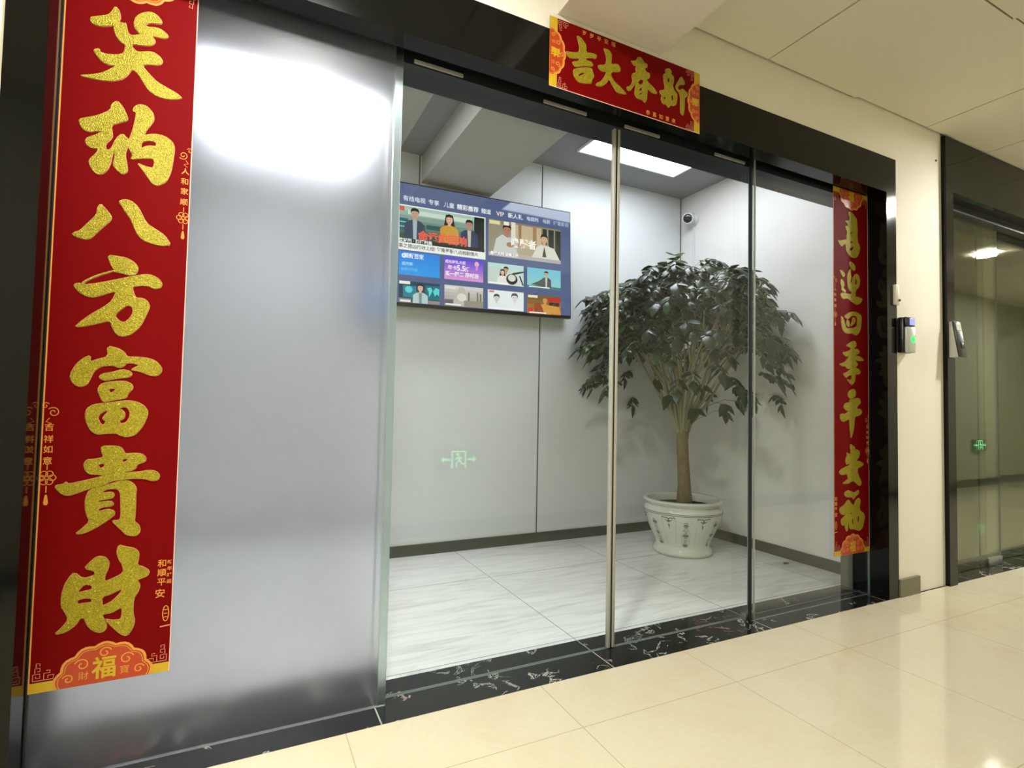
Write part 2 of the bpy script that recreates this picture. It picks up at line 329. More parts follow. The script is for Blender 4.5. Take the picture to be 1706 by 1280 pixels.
GLYPHS = {"left":[[[513,16135,530,16194,662,16258,856,16355,937,16480,994,16635,1078,16541,1114,16361,1075,16264,1191,16253,1219,16288,1267,16049,1348,15992,1537,16084,1490,16124,1413,16208,1394,16330,1417,16484,1501,16606,1632,16707,1766,16747,1890,16686,1976,16585,1973,16509,1883,16478,1792,16473,1673,16418,1616,16350,1706,16333,1856,16376,1979,16362,2121,16260,2124,16197,2049,16142,1896,16129,1775,16119,1855,16023,1842,15945,1770,15866,1577,15811,1400,15790,1358,15733,1435,15648,1510,15617,1731,15705,1852,15707,1976,15635,2035,15541,2008,15451,1924,15396,1744,15370,1597,15296,1753,15123,1941,14957,2190,14861,2379,14784,2502,14694,2354,14620,2170,14577,1955,14591,1770,14687,1643,14870,1532,15057,1396,15144,1302,14934,1177,14799,1007,14714,782,14673,559,14661,339,14666,556,14748,775,14849,939,14988,1077,15137,935,15101,792,15139,674,15263,608,15367,640,15423,717,15455,732,15370,868,15360,1066,15404,1207,15485,1232,15601,1242,15714,1139,15753,1047,15868,999,15996,979,16134,895,16087,728,16023,588,16018,524,16075]],
[[396,13598,490,13650,762,13781,1008,13988,1016,14133,1126,14260,1247,14124,1358,13883,1347,13800,1219,13721,1024,13600,1060,13413,1064,13289,930,13097,950,12960,1048,13000,1149,13310,1259,13455,1364,13362,1409,13319,1472,13587,1519,13888,1526,14072,1453,14070,1478,14186,1577,14285,1726,14289,1866,14162,1912,13990,1863,13849,1750,13656,1711,13519,1933,13610,2146,13607,2319,13501,2381,13348,2354,12989,2319,12686,2222,12408,2059,12283,1937,12313,1826,12472,1701,12645,1592,12784,1757,12729,1937,12714,1961,12865,1927,12967,1690,12914,1458,12833,1497,12943,1434,13072,1387,13151,1337,12942,1391,12667,1406,12509,1314,12425,1211,12485,1100,12621,1140,12826,1127,13001,1081,12884,1061,12666,998,12458,877,12326,765,12337,662,12473,621,12604,667,12701,772,12848,795,12959,657,12944,558,13009,534,13108,578,13188,754,13302,848,13396,778,13396,613,13330,503,13345,416,13463],[1660,13161,1659,13324,1820,13407,1971,13399,1981,13291,1885,13287,1766,13252]],
[[370,10757,429,10828,522,10878,651,11062,834,11320,841,11496,897,11611,994,11506,1128,11336,1119,11229,984,11065,851,10886,747,10730,639,10679,502,10702],[1255,11731,1353,11803,1498,11802,1665,11665,1843,11281,2057,11154,2244,11039,2400,10807,2194,10758,1982,10780,1770,10855,1646,11015,1532,11318,1394,11508,1332,11621]],
[[1091,10363,1296,10357,1469,10347,1647,10247,1726,10115,1687,9967,1587,9911,1398,9948,1197,9975,1238,10015,1147,10161],[455,9537,507,9594,588,9604,630,9564,929,9645,1290,9776,1631,9906,1893,9986,2028,9974,2166,9901,2246,9784,2205,9670,2086,9628,1964,9696,1787,9686,1613,9630,1647,9499,1696,9363,1858,9373,1965,9284,2000,9162,1933,8959,1826,8664,1659,8456,1489,8373,1345,8414,1253,8582,1204,8752,969,8662,752,8582,510,8527,639,8685,822,8873,1064,9069,1226,9243,1301,9496,1107,9404,888,9294,723,9293,555,9395],[1283,8881,1378,9012,1530,9161,1632,9143,1667,9005,1601,8840,1490,8724,1388,8750],[616,9583,627,9643,867,9828,1197,9989,1214,9970,895,9804,668,9638,656,9588]],
[[480,7304,501,7457,587,7647,729,7808,849,7873,842,7711,1005,7789,1197,7859,1172,8127,1386,8079,1519,7993,1581,7874,1798,7886,2035,7864,2187,7801,2313,7646,2317,7539,2231,7428,2081,7432,1901,7510,1753,7549,1665,7562,1836,7676,1746,7725,1572,7726,1532,7643,1434,7593,1290,7656,1067,7620,921,7476,872,7320,810,7164,690,7102,567,7155],[1036,7344,1088,7432,1297,7482,1493,7561,1652,7526,1705,7451,1644,7368,1444,7343,1248,7293,1137,7268],[1021,7034,1071,7173,1194,7229,1390,7264,1562,7270,1694,7212,1741,7108,1631,6965,1607,6860,1465,6821,1297,6783,1144,6739,1083,6881],[1243,7075,1313,7088,1398,7070,1331,6991,1261,6972],[807,6433,833,6586,953,6680,1159,6718,1411,6758,1638,6797,1842,6760,1993,6657,2072,6516,2035,6339,1955,6128,1816,5935,1645,5891,1500,5938,1441,5990,1244,5984,1051,5958,923,6060,833,6264],[1048,6367,1099,6470,1235,6558,1238,6489,1172,6403,1147,6334,1218,6283,1181,6180,1110,6214],[1473,6613,1615,6640,1692,6529,1697,6390,1631,6250,1518,6215,1481,6284,1584,6354,1592,6493,1533,6552]],
[[1151,5675,1369,5679,1540,5652,1616,5529,1633,5477,1834,5490,1981,5469,2072,5379,2062,5274,1889,5209,1864,5105,1764,5057,1593,5028,1911,5017,2144,5061,2294,5027,2381,4928,2347,4806,2229,4783,2063,4853,1772,4865,1600,4845,1403,4830,1185,4703,966,4663,753,4574,569,4511,435,4558,311,4713,322,4769,465,4788,502,4846,558,4784,850,4854,1093,4911,1230,4957,1118,4995,953,5002,853,5107,828,5259,884,5359,993,5356,1212,5401,1165,5539],[1108,5240,1232,5257,1235,5178,1140,5124],[1594,5357,1718,5360,1669,5292,1584,5260],[894,4432,967,4647,1185,4703,1406,4761,1544,4823,1701,4827,1834,4741,1903,4616,1888,4478,1899,4199,1895,3922,1886,3801,1976,3725,2019,3600,1999,3498,1914,3443,1740,3486,1620,3633,1457,3818,1456,3859,1583,3859,1614,3943,1591,4357,1579,4529,1510,4629,1354,4637,1244,4598,1205,4543,1414,4555,1459,4484,1420,4401,1253,4377,1157,4366,1145,4315,1394,4341,1459,4262,1400,4204,1260,4206,1151,4163,1168,4094,1346,4150,1475,4090,1479,3987,1330,3862,1115,3710,901,3600,727,3592,843,3699,999,3870,938,4026,898,4197]],
[[534,2179,577,2403,662,2590,750,2694,918,2525,1079,2555,1160,2596,1134,2682,935,2762,1038,2894,1143,3000,1239,3024,1351,2978,1420,2852,1404,2701,1341,2540,1347,2404,1471,2440,1720,2562,1698,2753,1606,2917,1562,3092,1593,3259,1723,3206,1926,3141,2018,3028,2009,2873,1986,2720,2119,2671,2256,2551,2216,2434,2072,2382,2000,2357,2072,2227,2040,2076,1945,1917,1944,1574,1996,1361,1946,1164,1852,1026,1751,1060,1633,1181,1369,1510,1538,1450,1707,1440,1730,1573,1718,1744,1531,1637,1378,1626,1324,1601,1429,1383,1421,1250,1313,1184,1159,1260,1045,1411,984,1587,902,1599,829,1446,649,1312,428,1284,566,1423,690,1600,602,1810,537,1917],[836,2237,951,2388,1101,2352,1119,2249,958,2221,851,2202],[826,2024,964,2060,1114,2033,1118,1932,942,1941,849,1921],[1306,2040,1485,2083,1706,2189,1681,2090,1520,1909,1356,1831,1320,1836]]],"right":[[[1188,16742,1395,16791,1584,16683,1850,16492,1868,16329,1885,16166,1922,15958,1901,15765,1899,15527,1955,15322,2070,15221,2107,15036,2028,14811,1872,14576,1643,14520,1378,14529,1116,14656,987,14800,951,15005,933,15072,822,15078,711,14968,582,14961,436,15066,328,15199,528,15196,786,15271,1028,15343,1011,15504,1068,15677,1050,15791,957,15870,921,15980,1126,16015,1127,16109,1015,16184,904,16246,1241,16304,1280,16488,1206,16616],[1274,15663,1388,15776,1520,15798,1462,15694,1349,15640],[1327,15249,1422,15323,1554,15331,1478,15225,1345,15205],[1249,14921,1419,15005,1609,15104,1570,14957,1418,14817,1286,14833]],
[[1244,14249,1414,14283,1602,14204,1734,14057,1675,13861,1524,13888,1374,13974,1262,14111],[483,13740,629,13771,813,13679,904,13552,793,13445,664,13475,555,13623],[553,13346,700,13295,828,13172,827,13033,752,12908,991,12774,898,12698,586,12774,624,12940,534,13113],[1373,13927,1334,13723,1408,13498,1312,13300,1330,13162,1444,13269,1521,13512,1712,13701,1903,13748,2055,13579,2091,13299,1974,13049,1744,12905,1704,12737,1722,12575,2008,12582,2316,12520,2160,12315,1852,12189,1624,12236,1361,12326,1175,12399,989,12426,767,12356,584,12429,512,12582,695,12667,917,12680,1102,12647,1401,12657,1440,12778,1253,12826,1104,12996,1069,13270,1052,13501,1110,13694,1223,13825],[1670,13202,1710,13418,1806,13524,1862,13366,1822,13173]],
[[560,11522,724,11468,833,11271,905,11070,1015,10940,1313,10965,1614,11012,1843,11125,1864,11361,1847,11570,1695,11638,1393,11598,1243,11492,1074,11407,908,11462,816,11522,1020,11633,1319,11777,1659,11821,2001,11772,2211,11650,2189,11342,2148,11033,1993,10786,1763,10651,1612,10698,1386,10739,1088,10692,829,10718,683,10845,576,11134],[1037,11381,1204,11326,1239,11051,1090,11039,962,11166],[1505,11539,1694,11509,1712,11347,1540,11169,1351,11061,1333,11152,1447,11324]],
[[936,10094,1196,10216,1458,10338,1685,10366,1778,10209,1739,10090,1606,10035,1644,9956,1871,9994,2042,9876,1984,9756,1793,9721,1716,9623,1983,9639,2289,9540,2384,9428,2172,9416,1904,9401,1715,9438,1752,9323,1903,9238,1826,9141,1674,9064,1825,9025,2053,8943,2090,8828,2013,8743,1690,8729,1670,8531,1630,8344,1404,8175,1219,8283,980,8480,1182,8408,1369,8427,1408,8682,1184,8649,980,8526,851,8567,706,8720,926,8753,1223,8904,1298,9000,1075,8966,892,9071,708,9074,526,9099,400,9160,636,9207,893,9300,1042,9446,1191,9593,969,9557,785,9615,658,9744,933,9773,1268,9874,1343,9995,1194,10043],[1374,9142,1524,9172,1486,9090,1411,9074]],
[[1067,7765,1216,7907,1590,8010,1739,7830,1662,7620,1436,7522,1250,7518,1102,7606],[1193,7322,1212,7460,1436,7476,1661,7528,1965,7558,2116,7399,2038,7258,1847,7162,1770,7022,2112,7004,2226,6889,2110,6748,1881,6677,1617,6629,1596,6399,1537,6054,1460,5825,1317,5552,1256,5827,1203,6169,1187,6511,984,6464,763,6377,582,6417,456,6574,475,6732,657,6768,876,6759,1060,6852,1134,6898,914,6941,732,7075,806,7235,990,7295]],
[[1233,5298,1381,5273,1605,5155,1641,5017,1867,5002,1998,4919,1978,4712,1825,4555,1674,4490,2165,4407,2317,4287,2125,4178,1821,4119,1819,3891,1968,3656,2118,3442,2117,3305,1965,3243,1740,3368,1517,3515,1293,3480,1108,3398,816,3400,635,3431,853,3522,1073,3625,1038,3762,929,3879,673,3822,457,3875,357,3991,531,4096,858,4197,1152,4278,1189,4390,968,4307,860,4445,897,4625,1008,4758,954,4917,1082,4847,1229,4798,1304,4910,1250,5093],[1335,4045,1447,4087,1427,4019,1372,3998]],
[[734,2955,1043,3084,1330,2996,1571,2924,1913,3069,1912,2876,1666,2741,1471,2605,1400,2727,993,2750,828,2818],[992,2604,1183,2593,1277,2440,1517,2308,1616,2537,1910,2683,2056,2540,1955,2250,2002,2039,2297,1899,2395,1743,2318,1480,2192,1193,1994,1062,1750,1112,1460,1195,1172,1219,1103,1458,1071,1694,1031,1464,1029,1173,934,1108,817,1278,795,1454,630,1409,514,1534,515,1707,703,1809,893,1940,657,1928,424,2032,379,2237,566,2311,801,2412],[1202,1918,1274,2030,1370,1965,1297,1882],[1343,1644,1440,1754,1463,1547,1437,1343,1342,1498],[1779,1640,1829,1844,1951,1746,1924,1511,1801,1432]]],"top":[[[1064,2054,1238,2037,1398,1893,1462,1824,1456,1566,1720,1634,1918,1620,1866,1467,1688,1457,1459,1371,1443,1306,1690,1307,1763,1223,1729,1152,1377,1075,1050,930,963,963,892,1075,1166,1175,1182,1269,925,1189,754,1181,615,1359,852,1389,1161,1472,1192,1677,1119,1893],[949,796,1033,866,1205,948,1518,1058,1712,1086,1750,947,1823,832,1719,695,1711,536,1388,455,1179,433,1040,526,969,624],[1140,675,1277,805,1469,847,1313,726,1176,632]],
[[2183,1965,2403,1973,2553,1866,2538,1615,2540,1476,2818,1592,2952,1446,2916,1320,2544,1215,2528,1056,2679,885,2981,755,3230,591,3097,554,2796,532,2645,689,2456,927,2349,758,2134,558,1882,516,1899,597,2130,755,2272,980,2343,1155,2125,1105,1997,1173,1959,1283,2302,1388,2335,1613,2277,1810]],
[[3730,2127,3867,2153,3967,2057,4007,2005,4166,1990,4168,1863,4049,1826,4090,1679,4290,1675,4292,1515,4134,1404,4215,1300,4457,1209,4682,1015,4420,958,4198,1071,4179,970,4163,646,4066,492,3947,586,3712,569,3594,678,3610,872,3665,1140,3513,938,3399,765,3266,742,3226,856,3397,937,3510,1158,3449,1329,3506,1441,3660,1518,3619,1664,3695,1782,3540,1751,3461,1853,3403,1882,3654,1960],[3742,1194,3858,1339,3996,1332,3978,1199,3822,1091],[3785,953,3921,1040,3942,934,3825,869],[3787,764,3923,865,3944,792,3827,727]],
[[5019,2056,5226,2158,5353,2058,5312,1947,5447,1905,5462,1695,5401,1513,5452,1429,5495,1359,5640,1258,5634,1052,5577,839,5409,744,5325,770,5202,606,5076,735,4911,690,4827,862,4887,1008,4763,1070,4782,1173,4987,1231,5027,1373,4963,1550,4939,1836,5062,1905],[5127,1728,5230,1792,5253,1634,5149,1571],[4949,928,5051,1054,5073,930,4992,842],[5321,1129,5425,1191,5470,1006,5365,912],[5611,1672,5778,1953,5842,2012,5994,1850,5996,1734,5781,1689,5654,1569,5664,1483,5784,1441,5889,1570,6041,1497,6172,1434,6130,1305,6009,1255,6005,822,5964,529,5857,518,5792,633,5796,1096,5768,1254,5716,1355,5596,1437,5544,1538]]]}

# ------------------------------------------------------------------ room shell
XR, D, YS, ZR, ZC = 2.985, 1.594, .233, 2.528, 2.396
YW = -1.75                      # far side of the corridor
struct('floor', MB().box(-4, 11, YW-.1, 0, -.1, 0, M_floor), 'cream polished stone tile floor of the corridor')
struct('floor', MB().box(-1.2, XR+.1, YS, D+.1, -.1, 0, M_rfloor), 'white and grey marble tile floor inside the glass lobby')
sill = MB().box(-.51, 2.88, 0, YS, -.1, .001, M_marble)
struct('trim_1', sill, 'black veined marble threshold under the glass doors')
struct('trim_2', MB().box(.36, 2.80, .136, .142, .001, .0022, M_tape), 'thin silver guide line along the black marble threshold')
# walls
struct('wall_front', MB().box(-4, -.505, .008, YS, 0, 2.6, M_wall).box(-.505, 2.88, .008, YS, 2.168, 2.6, M_wall)
       .box(2.88, 3.318, .008, YS, 0, 2.6, M_wall).box(6.6, 11, .008, YS, 0, 2.6, M_wall), 'cream painted corridor wall around the glass entrance')
struct('wall_opposite', MB().box(-4, 11, YW-.1, YW, 0, 2.6, paint('olive_grey_wall_paint', '#b4b098', .03)), 'cream corridor wall facing the glass entrance')
struct('wall_end', MB().box(-4.1, -4, YW, .3, 0, 2.6, M_wall).box(11, 11.1, YW, .3, 0, 2.6, M_wall), 'cream end walls of the corridor')
struct('baseboard_opposite', MB().box(-4, 11, YW, YW+.012, 0, .09, M_skirt))
struct('baseboard_front', MB().box(2.885, 3.056, -.006, .008, 0, .086, M_block), 'short grey skirting block at the foot of the cream pillar')
wb = MB().box(-1.2, XR+.1, D, D+.1, 0, ZR+.1, M_roomwall)
for xs, z0 in ((.892, 2.2), (1.743, .064), (XR-.006, .064)): wb.box(xs-.0035, xs+.0035, D-.0015, D, z0, ZR, M_joint)
struct('wall_back', wb, 'pale grey panelled back wall of the lobby behind the television')
struct('wall_right', MB().box(XR, XR+.1, YS, D, 0, ZR+.1, M_roomright), 'pale wall on the right of the lobby behind the tree')
struct('wall_left', MB().box(-1.2, -1.1, YS, D, 0, ZR+.1, M_roomwall))
struct('baseboard_back', MB().box(-1.1, XR-.012, D-.012, D, 0, .064, M_skirt), 'dark skirting along the lobby back wall')
struct('baseboard_right', MB().box(XR-.012, XR, YS, D, 0, .064, M_skirt), 'dark skirting along the lobby right wall')
# lobby ceiling and the beam that runs through
BX0, BX1, BZ = .905, 1.36, 2.235
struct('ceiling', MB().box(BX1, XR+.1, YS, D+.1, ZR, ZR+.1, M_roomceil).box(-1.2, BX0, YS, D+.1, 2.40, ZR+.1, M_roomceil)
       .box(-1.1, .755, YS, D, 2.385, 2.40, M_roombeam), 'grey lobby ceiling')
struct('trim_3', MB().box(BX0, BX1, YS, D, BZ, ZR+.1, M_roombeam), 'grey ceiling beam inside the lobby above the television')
struct('trim_4', MB().box(BX0, BX1, YW, .008, BZ, 2.6, M_beam), 'white ceiling beam crossing the corridor above the red banner')
# corridor ceiling tiles
cl = MB().box(-4, BX0, YW, .008, 2.404, 2.6, M_cgap).box(BX1, 11, YW, .008, 2.416, 2.6, M_cgap)
TX = [1.947+.61*k for k in range(-10, 16)]
for k in range(len(TX)-1):
    for y0, y1 in ((-.586, .000), (-1.17, -.592), (-1.75, -1.176)):
        x0, x1 = TX[k]+.0035, TX[k+1]-.0035
        zz = ZC if x0 < 2.5 else ZC+.012
        for a, b in ((x0, min(x1, BX0)), (max(x0, BX1), x1)):
            if b-a > .01: cl.box(a, b, y0, y1, zz, zz+.008, M_ctile)
struct('ceiling', cl, 'cream mineral fibre tile ceiling of the corridor')

# black portal around the glass entrance
fr = MB().box(-.505, -.43, 0, .17, 0, 2.168, M_black).box(2.80, 2.88, 0, .17, .0, 2.168, M_black)
fr.box(-.43, 2.80, 0, .07, 1.99, 2.168, M_black).box(-.43, 2.80, .07, .17, 2.06, 2.168, M_blackm)
fr.box(2.795, 2.88, .17, YS, 0, 2.168, M_postgrey).box(-.505, -.425, .17, YS, 0, 2.168, M_postgrey)
struct('trim_5', fr, 'glossy black portal framing the glass entrance')
struct('trim_6', MB().box(-.425, 2.795, .112, .236, 1.975, 2.168, M_header), 'dark grey door track housing across the top of the entrance')

# ------------------------------------------------------------------ glass doors
def pane(mb, x0, x1, y0, y1, z0, z1, face, edge, back=None):
    p = [(x, y, z) for x in (x0, x1) for y in (y0, y1) for z in (z0, z1)]
    mb.add(p, [(0, 4, 5, 1)], face); mb.add(p, [(2, 3, 7, 6)], back or face); mb.add(p, [(0, 1, 3, 2), (4, 6, 7, 5), (0, 2, 6, 4), (1, 5, 7, 3)], edge); return mb
def door(name, label, x0, x1, y0, y1, z1, face, edge=None, z0=.0012, back=None):
    o = empty(name, ((x0+x1)/2, (y0+y1)/2, 0), label, 'glass door'); o['kind'] = 'structure'
    pane(MB(), x0, x1, y0, y1, z0, z1, face, edge or M_gedge, back).build('glass_pane', o)
    return o
d1 = door('door_1', 'frosted fixed glass panel on the left behind the large red scroll', -.427, .378, .089, .099, 2.055, M_film, M_frost, back=M_frost)
MB().box(.3785, .4015, .089, .099, .0012, 2.055, M_frostglass).build('edge_strip', d1)
MB().box(-.4295, -.427, .0865, .1, .0012, 2.055, M_rubber).build('rubber_seal', d1)
d2 = door('door_2', 'left clear sliding glass door in front of the television', .375, 1.243, .128, .138, 1.98, M_glass)
d3 = door('door_3', 'right clear sliding glass door in front of the potted tree', 1.262, 1.99, .128, .138, 1.98, M_glass)
MB().box(1.2365, 1.2465, .124, .142, .003, 1.98, M_seal, .002).build('edge_seal', d2)
MB().box(1.2475, 1.2515, .126, .140, .003, 1.98, M_rubber).build('brush_seal', d2)
MB().box(1.2545, 1.2665, .124, .142, .003, 1.98, M_seal, .002).build('edge_seal', d3)
MB().box(1.252, 1.254, .126, .140, .003, 1.98, M_rubber).build('brush_seal', d3)
for dd, xs in ((d2, ((.440, .606), (.912, 1.096))), (d3, ((1.272, 1.446), (1.750, 1.931)))):
    for a, b in xs: MB().box(a, b, .104, .1115, 1.979, 1.991, mat('pale_metal_clamp', '#8f8f8b', .35), .002).build('hanger_rail', dd, 'silver hanger clamp')
d4 = door('door_4', 'clear fixed glass panel on the right behind the narrow red scroll', 1.957, 2.798, .089, .099, 2.055, M_glass)
MB().box(1.951, 1.957, .087, .101, .0012, 2.055, M_rubber).build('rubber_seal', d4)
MB().box(1.985, 1.992, .1, .106, .0012, 2.055, M_frostseal).build('edge_strip', d4)
MB().box(1.935, 2.0, .101, .126, .0012, .030, M_steel, .003).build('floor_guide', d4, 'small steel floor guide block')

# second glass entrance further along the corridor
J0, J1 = 3.318, 3.392
f2 = MB().box(J0, J1, -.014, .17, 0, ZC, M_black).box(6.45, 6.6, -.014, .17, 0, ZC, M_black)
f2.box(J1, 6.45, -.010, .07, 2.10, ZC, M_black).box(J1, 6.45, .07, YS, 2.06, ZC, M_header)
struct('trim_7', f2, 'glossy black portal of the second entrance at the right')
struct('trim_8', MB().box(J0, 6.6, -.0, YS, -.1, .0012, M_marble), 'black marble threshold of the second entrance')
d5 = door('door_5', 'fixed glass panel beside the black jamb of the second entrance', J1, 4.12, .089, .099, 2.10, M_glass2)
d6 = door('door_6', 'sliding glass door of the second entrance behind the fixed panel', 3.975, 5.2, .128, .138, 2.06, M_glass2)
MB().box(3.965, 4.13, .084, .104, .0012, .05, M_steel, .004).build('floor_clamp', d5, 'steel glass clamp')
d7 = door('door_7', 'far fixed glass panel of the second entrance', 5.1, 6.45, .089, .099, 2.10, M_glass2)
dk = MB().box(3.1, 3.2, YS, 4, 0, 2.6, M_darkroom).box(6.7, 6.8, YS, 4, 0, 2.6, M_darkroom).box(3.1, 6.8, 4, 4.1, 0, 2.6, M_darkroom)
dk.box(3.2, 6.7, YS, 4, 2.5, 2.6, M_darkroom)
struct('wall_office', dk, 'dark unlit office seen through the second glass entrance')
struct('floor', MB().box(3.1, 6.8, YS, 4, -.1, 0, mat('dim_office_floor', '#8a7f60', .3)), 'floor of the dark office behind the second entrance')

# ------------------------------------------------------------------ lamps
def ceiling_lamp(x0, x1, y0, y1, z, colour, strength, label, group):
    o = empty('ceiling_light', ((x0+x1)/2, (y0+y1)/2, z), label, 'ceiling light', group)
    f = MB(); t = .012
    for a in ((x0, x1, y0, y0+t), (x0, x1, y1-t, y1), (x0, x0+t, y0+t, y1-t), (x1-t, x1, y0+t, y1-t)): f.box(*a, z-.006, z+.006, mat('white_lamp_frame', '#e8e8e8', .4))
    f.build('frame', o)
    nm = 'lamp_%g' % strength
    MB().add([(x0+t, y0+t, z-.003), (x1-t, y0+t, z-.003), (x1-t, y1-t, z-.003), (x0+t, y1-t, z-.003)], [(0, 3, 2, 1)],
             mat(nm, (.9, .9, .9), .5, emit=colour, es=strength)).build('diffuser', o)
    return o
def downlight(x, y):
    o = empty('downlight', (x, y, ZC), 'small round warm downlight in the corridor ceiling', 'ceiling light', 'corridor downlights')
    T = Matrix.Translation((x, y, ZC-.006))
    MB().lathe([(.100, .006), (.124, .006), (.124, .001), (.112, -.004), (.100, -.002)], mat('white_lamp_frame', '#e8e8e8', .4), 32, T, False).build('trim_ring', o)
    MB().lathe([(.100, .0), (.100, -.0015), (.05, -.002)], mat('downlight_glow', (.9, .9, .9), .5, emit=CORRIDOR_LAMP[0], es=CORRIDOR_LAMP[1]), 24, T).build('diffuser', o)
for x in (-3.8, -1.8, .19, 4.17, 6.16, 8.15): downlight(x, -.735)
ceiling_lamp(1.827, 2.631, .600, 1.302, ZR-.006, *ROOM_LAMP, 'bright rectangular light panel on the lobby ceiling above the tree', None)
ceiling_lamp(-.25, .55, .54, 1.02, 2.379, *ROOM_LAMP, 'bright light panel glowing behind the frosted glass', None)

# ------------------------------------------------------------------ television
TV_X, TV_Y, TV_Z = 1.948, 1.530, 1.491          # lower right corner of the front
tvl = empty('television', (TV_X, TV_Y, TV_Z), 'wall-mounted flat television showing a menu of film tiles on the back wall', 'television')
TW, TH = 1.245, .728
hb = MB().box(-TW, 0, 0, .035, 0, TH, M_blackm, .004).box(-TW+.2, -.2, .033, .060, .12, .55, M_blackm, .006)
def part(mb, name, parent, label=None):
    """link a mesh given in the parent's own coordinates"""
    o = mb.build(name); o.parent = parent
    if label: o['label'] = label
    return o
tvb = part(hb, 'housing', tvl)
def scr(hexc, s=1.0):
    return mat('screen_'+hexc.lstrip('#')+('' if s == 1 else '_%g' % s), (.004, .004, .004), .05, emit=hexc, es=s)
def flat(mb, pts, mt, y):
    mb.add([(p[0], y, p[1]) for p in pts], [tuple(range(len(pts)))], mt)
def ell(cx, cy, rx, ry, n=18, a0=0, a1=360): return [(cx+rx*math.cos(R_(a0+(a1-a0)*i/n)), cy+ry*math.sin(R_(a0+(a1-a0)*i/n))) for i in range(n if a1-a0 == 360 else n+1)]
def rect(x0, x1, z0, z1): return [(x0, z0), (x1, z0), (x1, z1), (x0, z1)]
sb = MB(); Y0 = -.0012
flat(sb, rect(-TW+.008, -.006, .018, TH-.008), scr('#56638c'), Y0)
screen = part(sb, 'screen', tvl, 'lit screen with a slate blue menu')
class Tile:
    """one picture tile; local 0..1 coordinates"""
    def __init__(s, x0, x1, z0, z1): s.b = (x0, x1, z0, z1); s.mb = MB(); s.y = -.0018
    def p(s, q): return (s.b[0]+q[0]*(s.b[1]-s.b[0]), s.b[2]+q[1]*(s.b[3]-s.b[2]))
    def poly(s, pts, c):
        pts = [(min(max(a, 0), 1), min(max(b, 0), 1)) for a, b in pts]
        flat(s.mb, [s.p(q) for q in pts], scr(c), s.y); s.y -= .00008; return s
    def rect(s, x0, x1, z0, z1, c): return s.poly(rect(x0, x1, z0, z1), c)
    def el(s, cx, cy, rx, ry, c, a0=0, a1=360): return s.poly(ell(cx, cy, rx, ry, 18, a0, a1), c)
    def grad(s, x0, x1, z0, z1, ca, cb, n=6, horiz=False):
        a = [int(ca[i:i+2], 16) for i in (1, 3, 5)]; b = [int(cb[i:i+2], 16) for i in (1, 3, 5)]
        for k in range(n):
            t = (k+.5)/n; c = '#%02x%02x%02x' % tuple(round(u+(v-u)*t) for u, v in zip(a, b))
            if horiz: s.rect(x0+(x1-x0)*k/n, x0+(x1-x0)*(k+1)/n, z0, z1, c)
            else: s.rect(x0, x1, z0+(z1-z0)*k/n, z0+(z1-z0)*(k+1)/n, c)
        return s
    def text(s, t, cx, cz, hgt, c, bold=0.0006):
        q = s.p((cx, cz)); v_, f_ = text2d(t, hgt, bold)
        s.mb.add([(q[0]+a, s.y, q[1]+b) for a, b, _ in v_], f_, scr(c)); s.y -= .00008; return s
    def person(s, cx, top, k, hair, skin, cloth, shirt=None, asp=1.0, long=False):
        """head and shoulders, k = head height in tile units, asp = tile height over width"""
        w = k*asp
        if long: s.poly([(cx-.46*w, top-.45*k), (cx-.40*w, top-.08*k), (cx, top), (cx+.40*w, top-.08*k), (cx+.46*w, top-.45*k), (cx+.62*w, top-1.35*k), (cx-.62*w, top-1.35*k)], hair)
        s.poly([(cx-1.05*w, top-3.0*k), (cx-1.0*w, top-1.55*k), (cx-.55*w, top-1.22*k), (cx, top-1.1*k), (cx+.55*w, top-1.22*k), (cx+1.0*w, top-1.55*k), (cx+1.05*w, top-3.0*k)], cloth)
        if shirt: s.poly([(cx-.22*w, top-1.15*k), (cx+.22*w, top-1.15*k), (cx+.16*w, top-3*k), (cx-.16*w, top-3*k)], shirt)
        s.rect(cx-.16*w, cx+.16*w, top-1.22*k, top-.8*k, skin)
        s.el(cx, top-.55*k, .36*w, .47*k, skin)
        s.poly([(cx-.40*w, top-.58*k), (cx-.44*w, top-.28*k), (cx-.30*w, top-.04*k), (cx, top+.02*k), (cx+.30*w, top-.04*k), (cx+.44*w, top-.28*k), (cx+.40*w, top-.58*k), (cx+.32*w, top-.33*k), (cx, top-.27*k), (cx-.32*w, top-.33*k)], hair)
        for e in (-.15, .15): s.el(cx+e*w, top-.52*k, .05*w, .03*k, '#3a2c28')
        s.el(cx, top-.80*k, .10*w, .03*k, '#a86a60')
        return s
    def done(s, label): return part_sub(s.mb, 'picture_tile', screen, label)
def part_sub(mb, name, parent, label):
    o = mb.build(name); o.parent = parent; o['label'] = label; return o
for tx, x, c, h in (('有线电视', -1.087, '#dfe6f5', .034), ('专享', -.968, '#dfe6f5', .034), ('儿童', -.872, '#dfe6f5', .034), ('精彩推荐', -.749, '#ffffff', .036), ('频道', -.627, '#eef3ff', .034), ('VIP', -.529, '#f2dfe6', .040), ('新人礼', -.421, '#f4f8ff', .036), ('电视剧', -.296, '#d6def0', .030), ('电影', -.190, '#c3cde6', .030), ('好看影视', -.078, '#aab7d8', .030)):
    nv = Tile(-1.245, 0, 0, .728); nv.text(tx, (x+1.245)/1.245, .631/.728, h, c); part_sub(nv.mb, 'menu_word', screen, 'pale menu word')
nv = Tile(-1.245, 0, 0, .728); nv.text('首页', .035, .702/.728, .016, '#9fb0d8', 0); part_sub(nv.mb, 'menu_word', screen, 'tiny dim corner word')
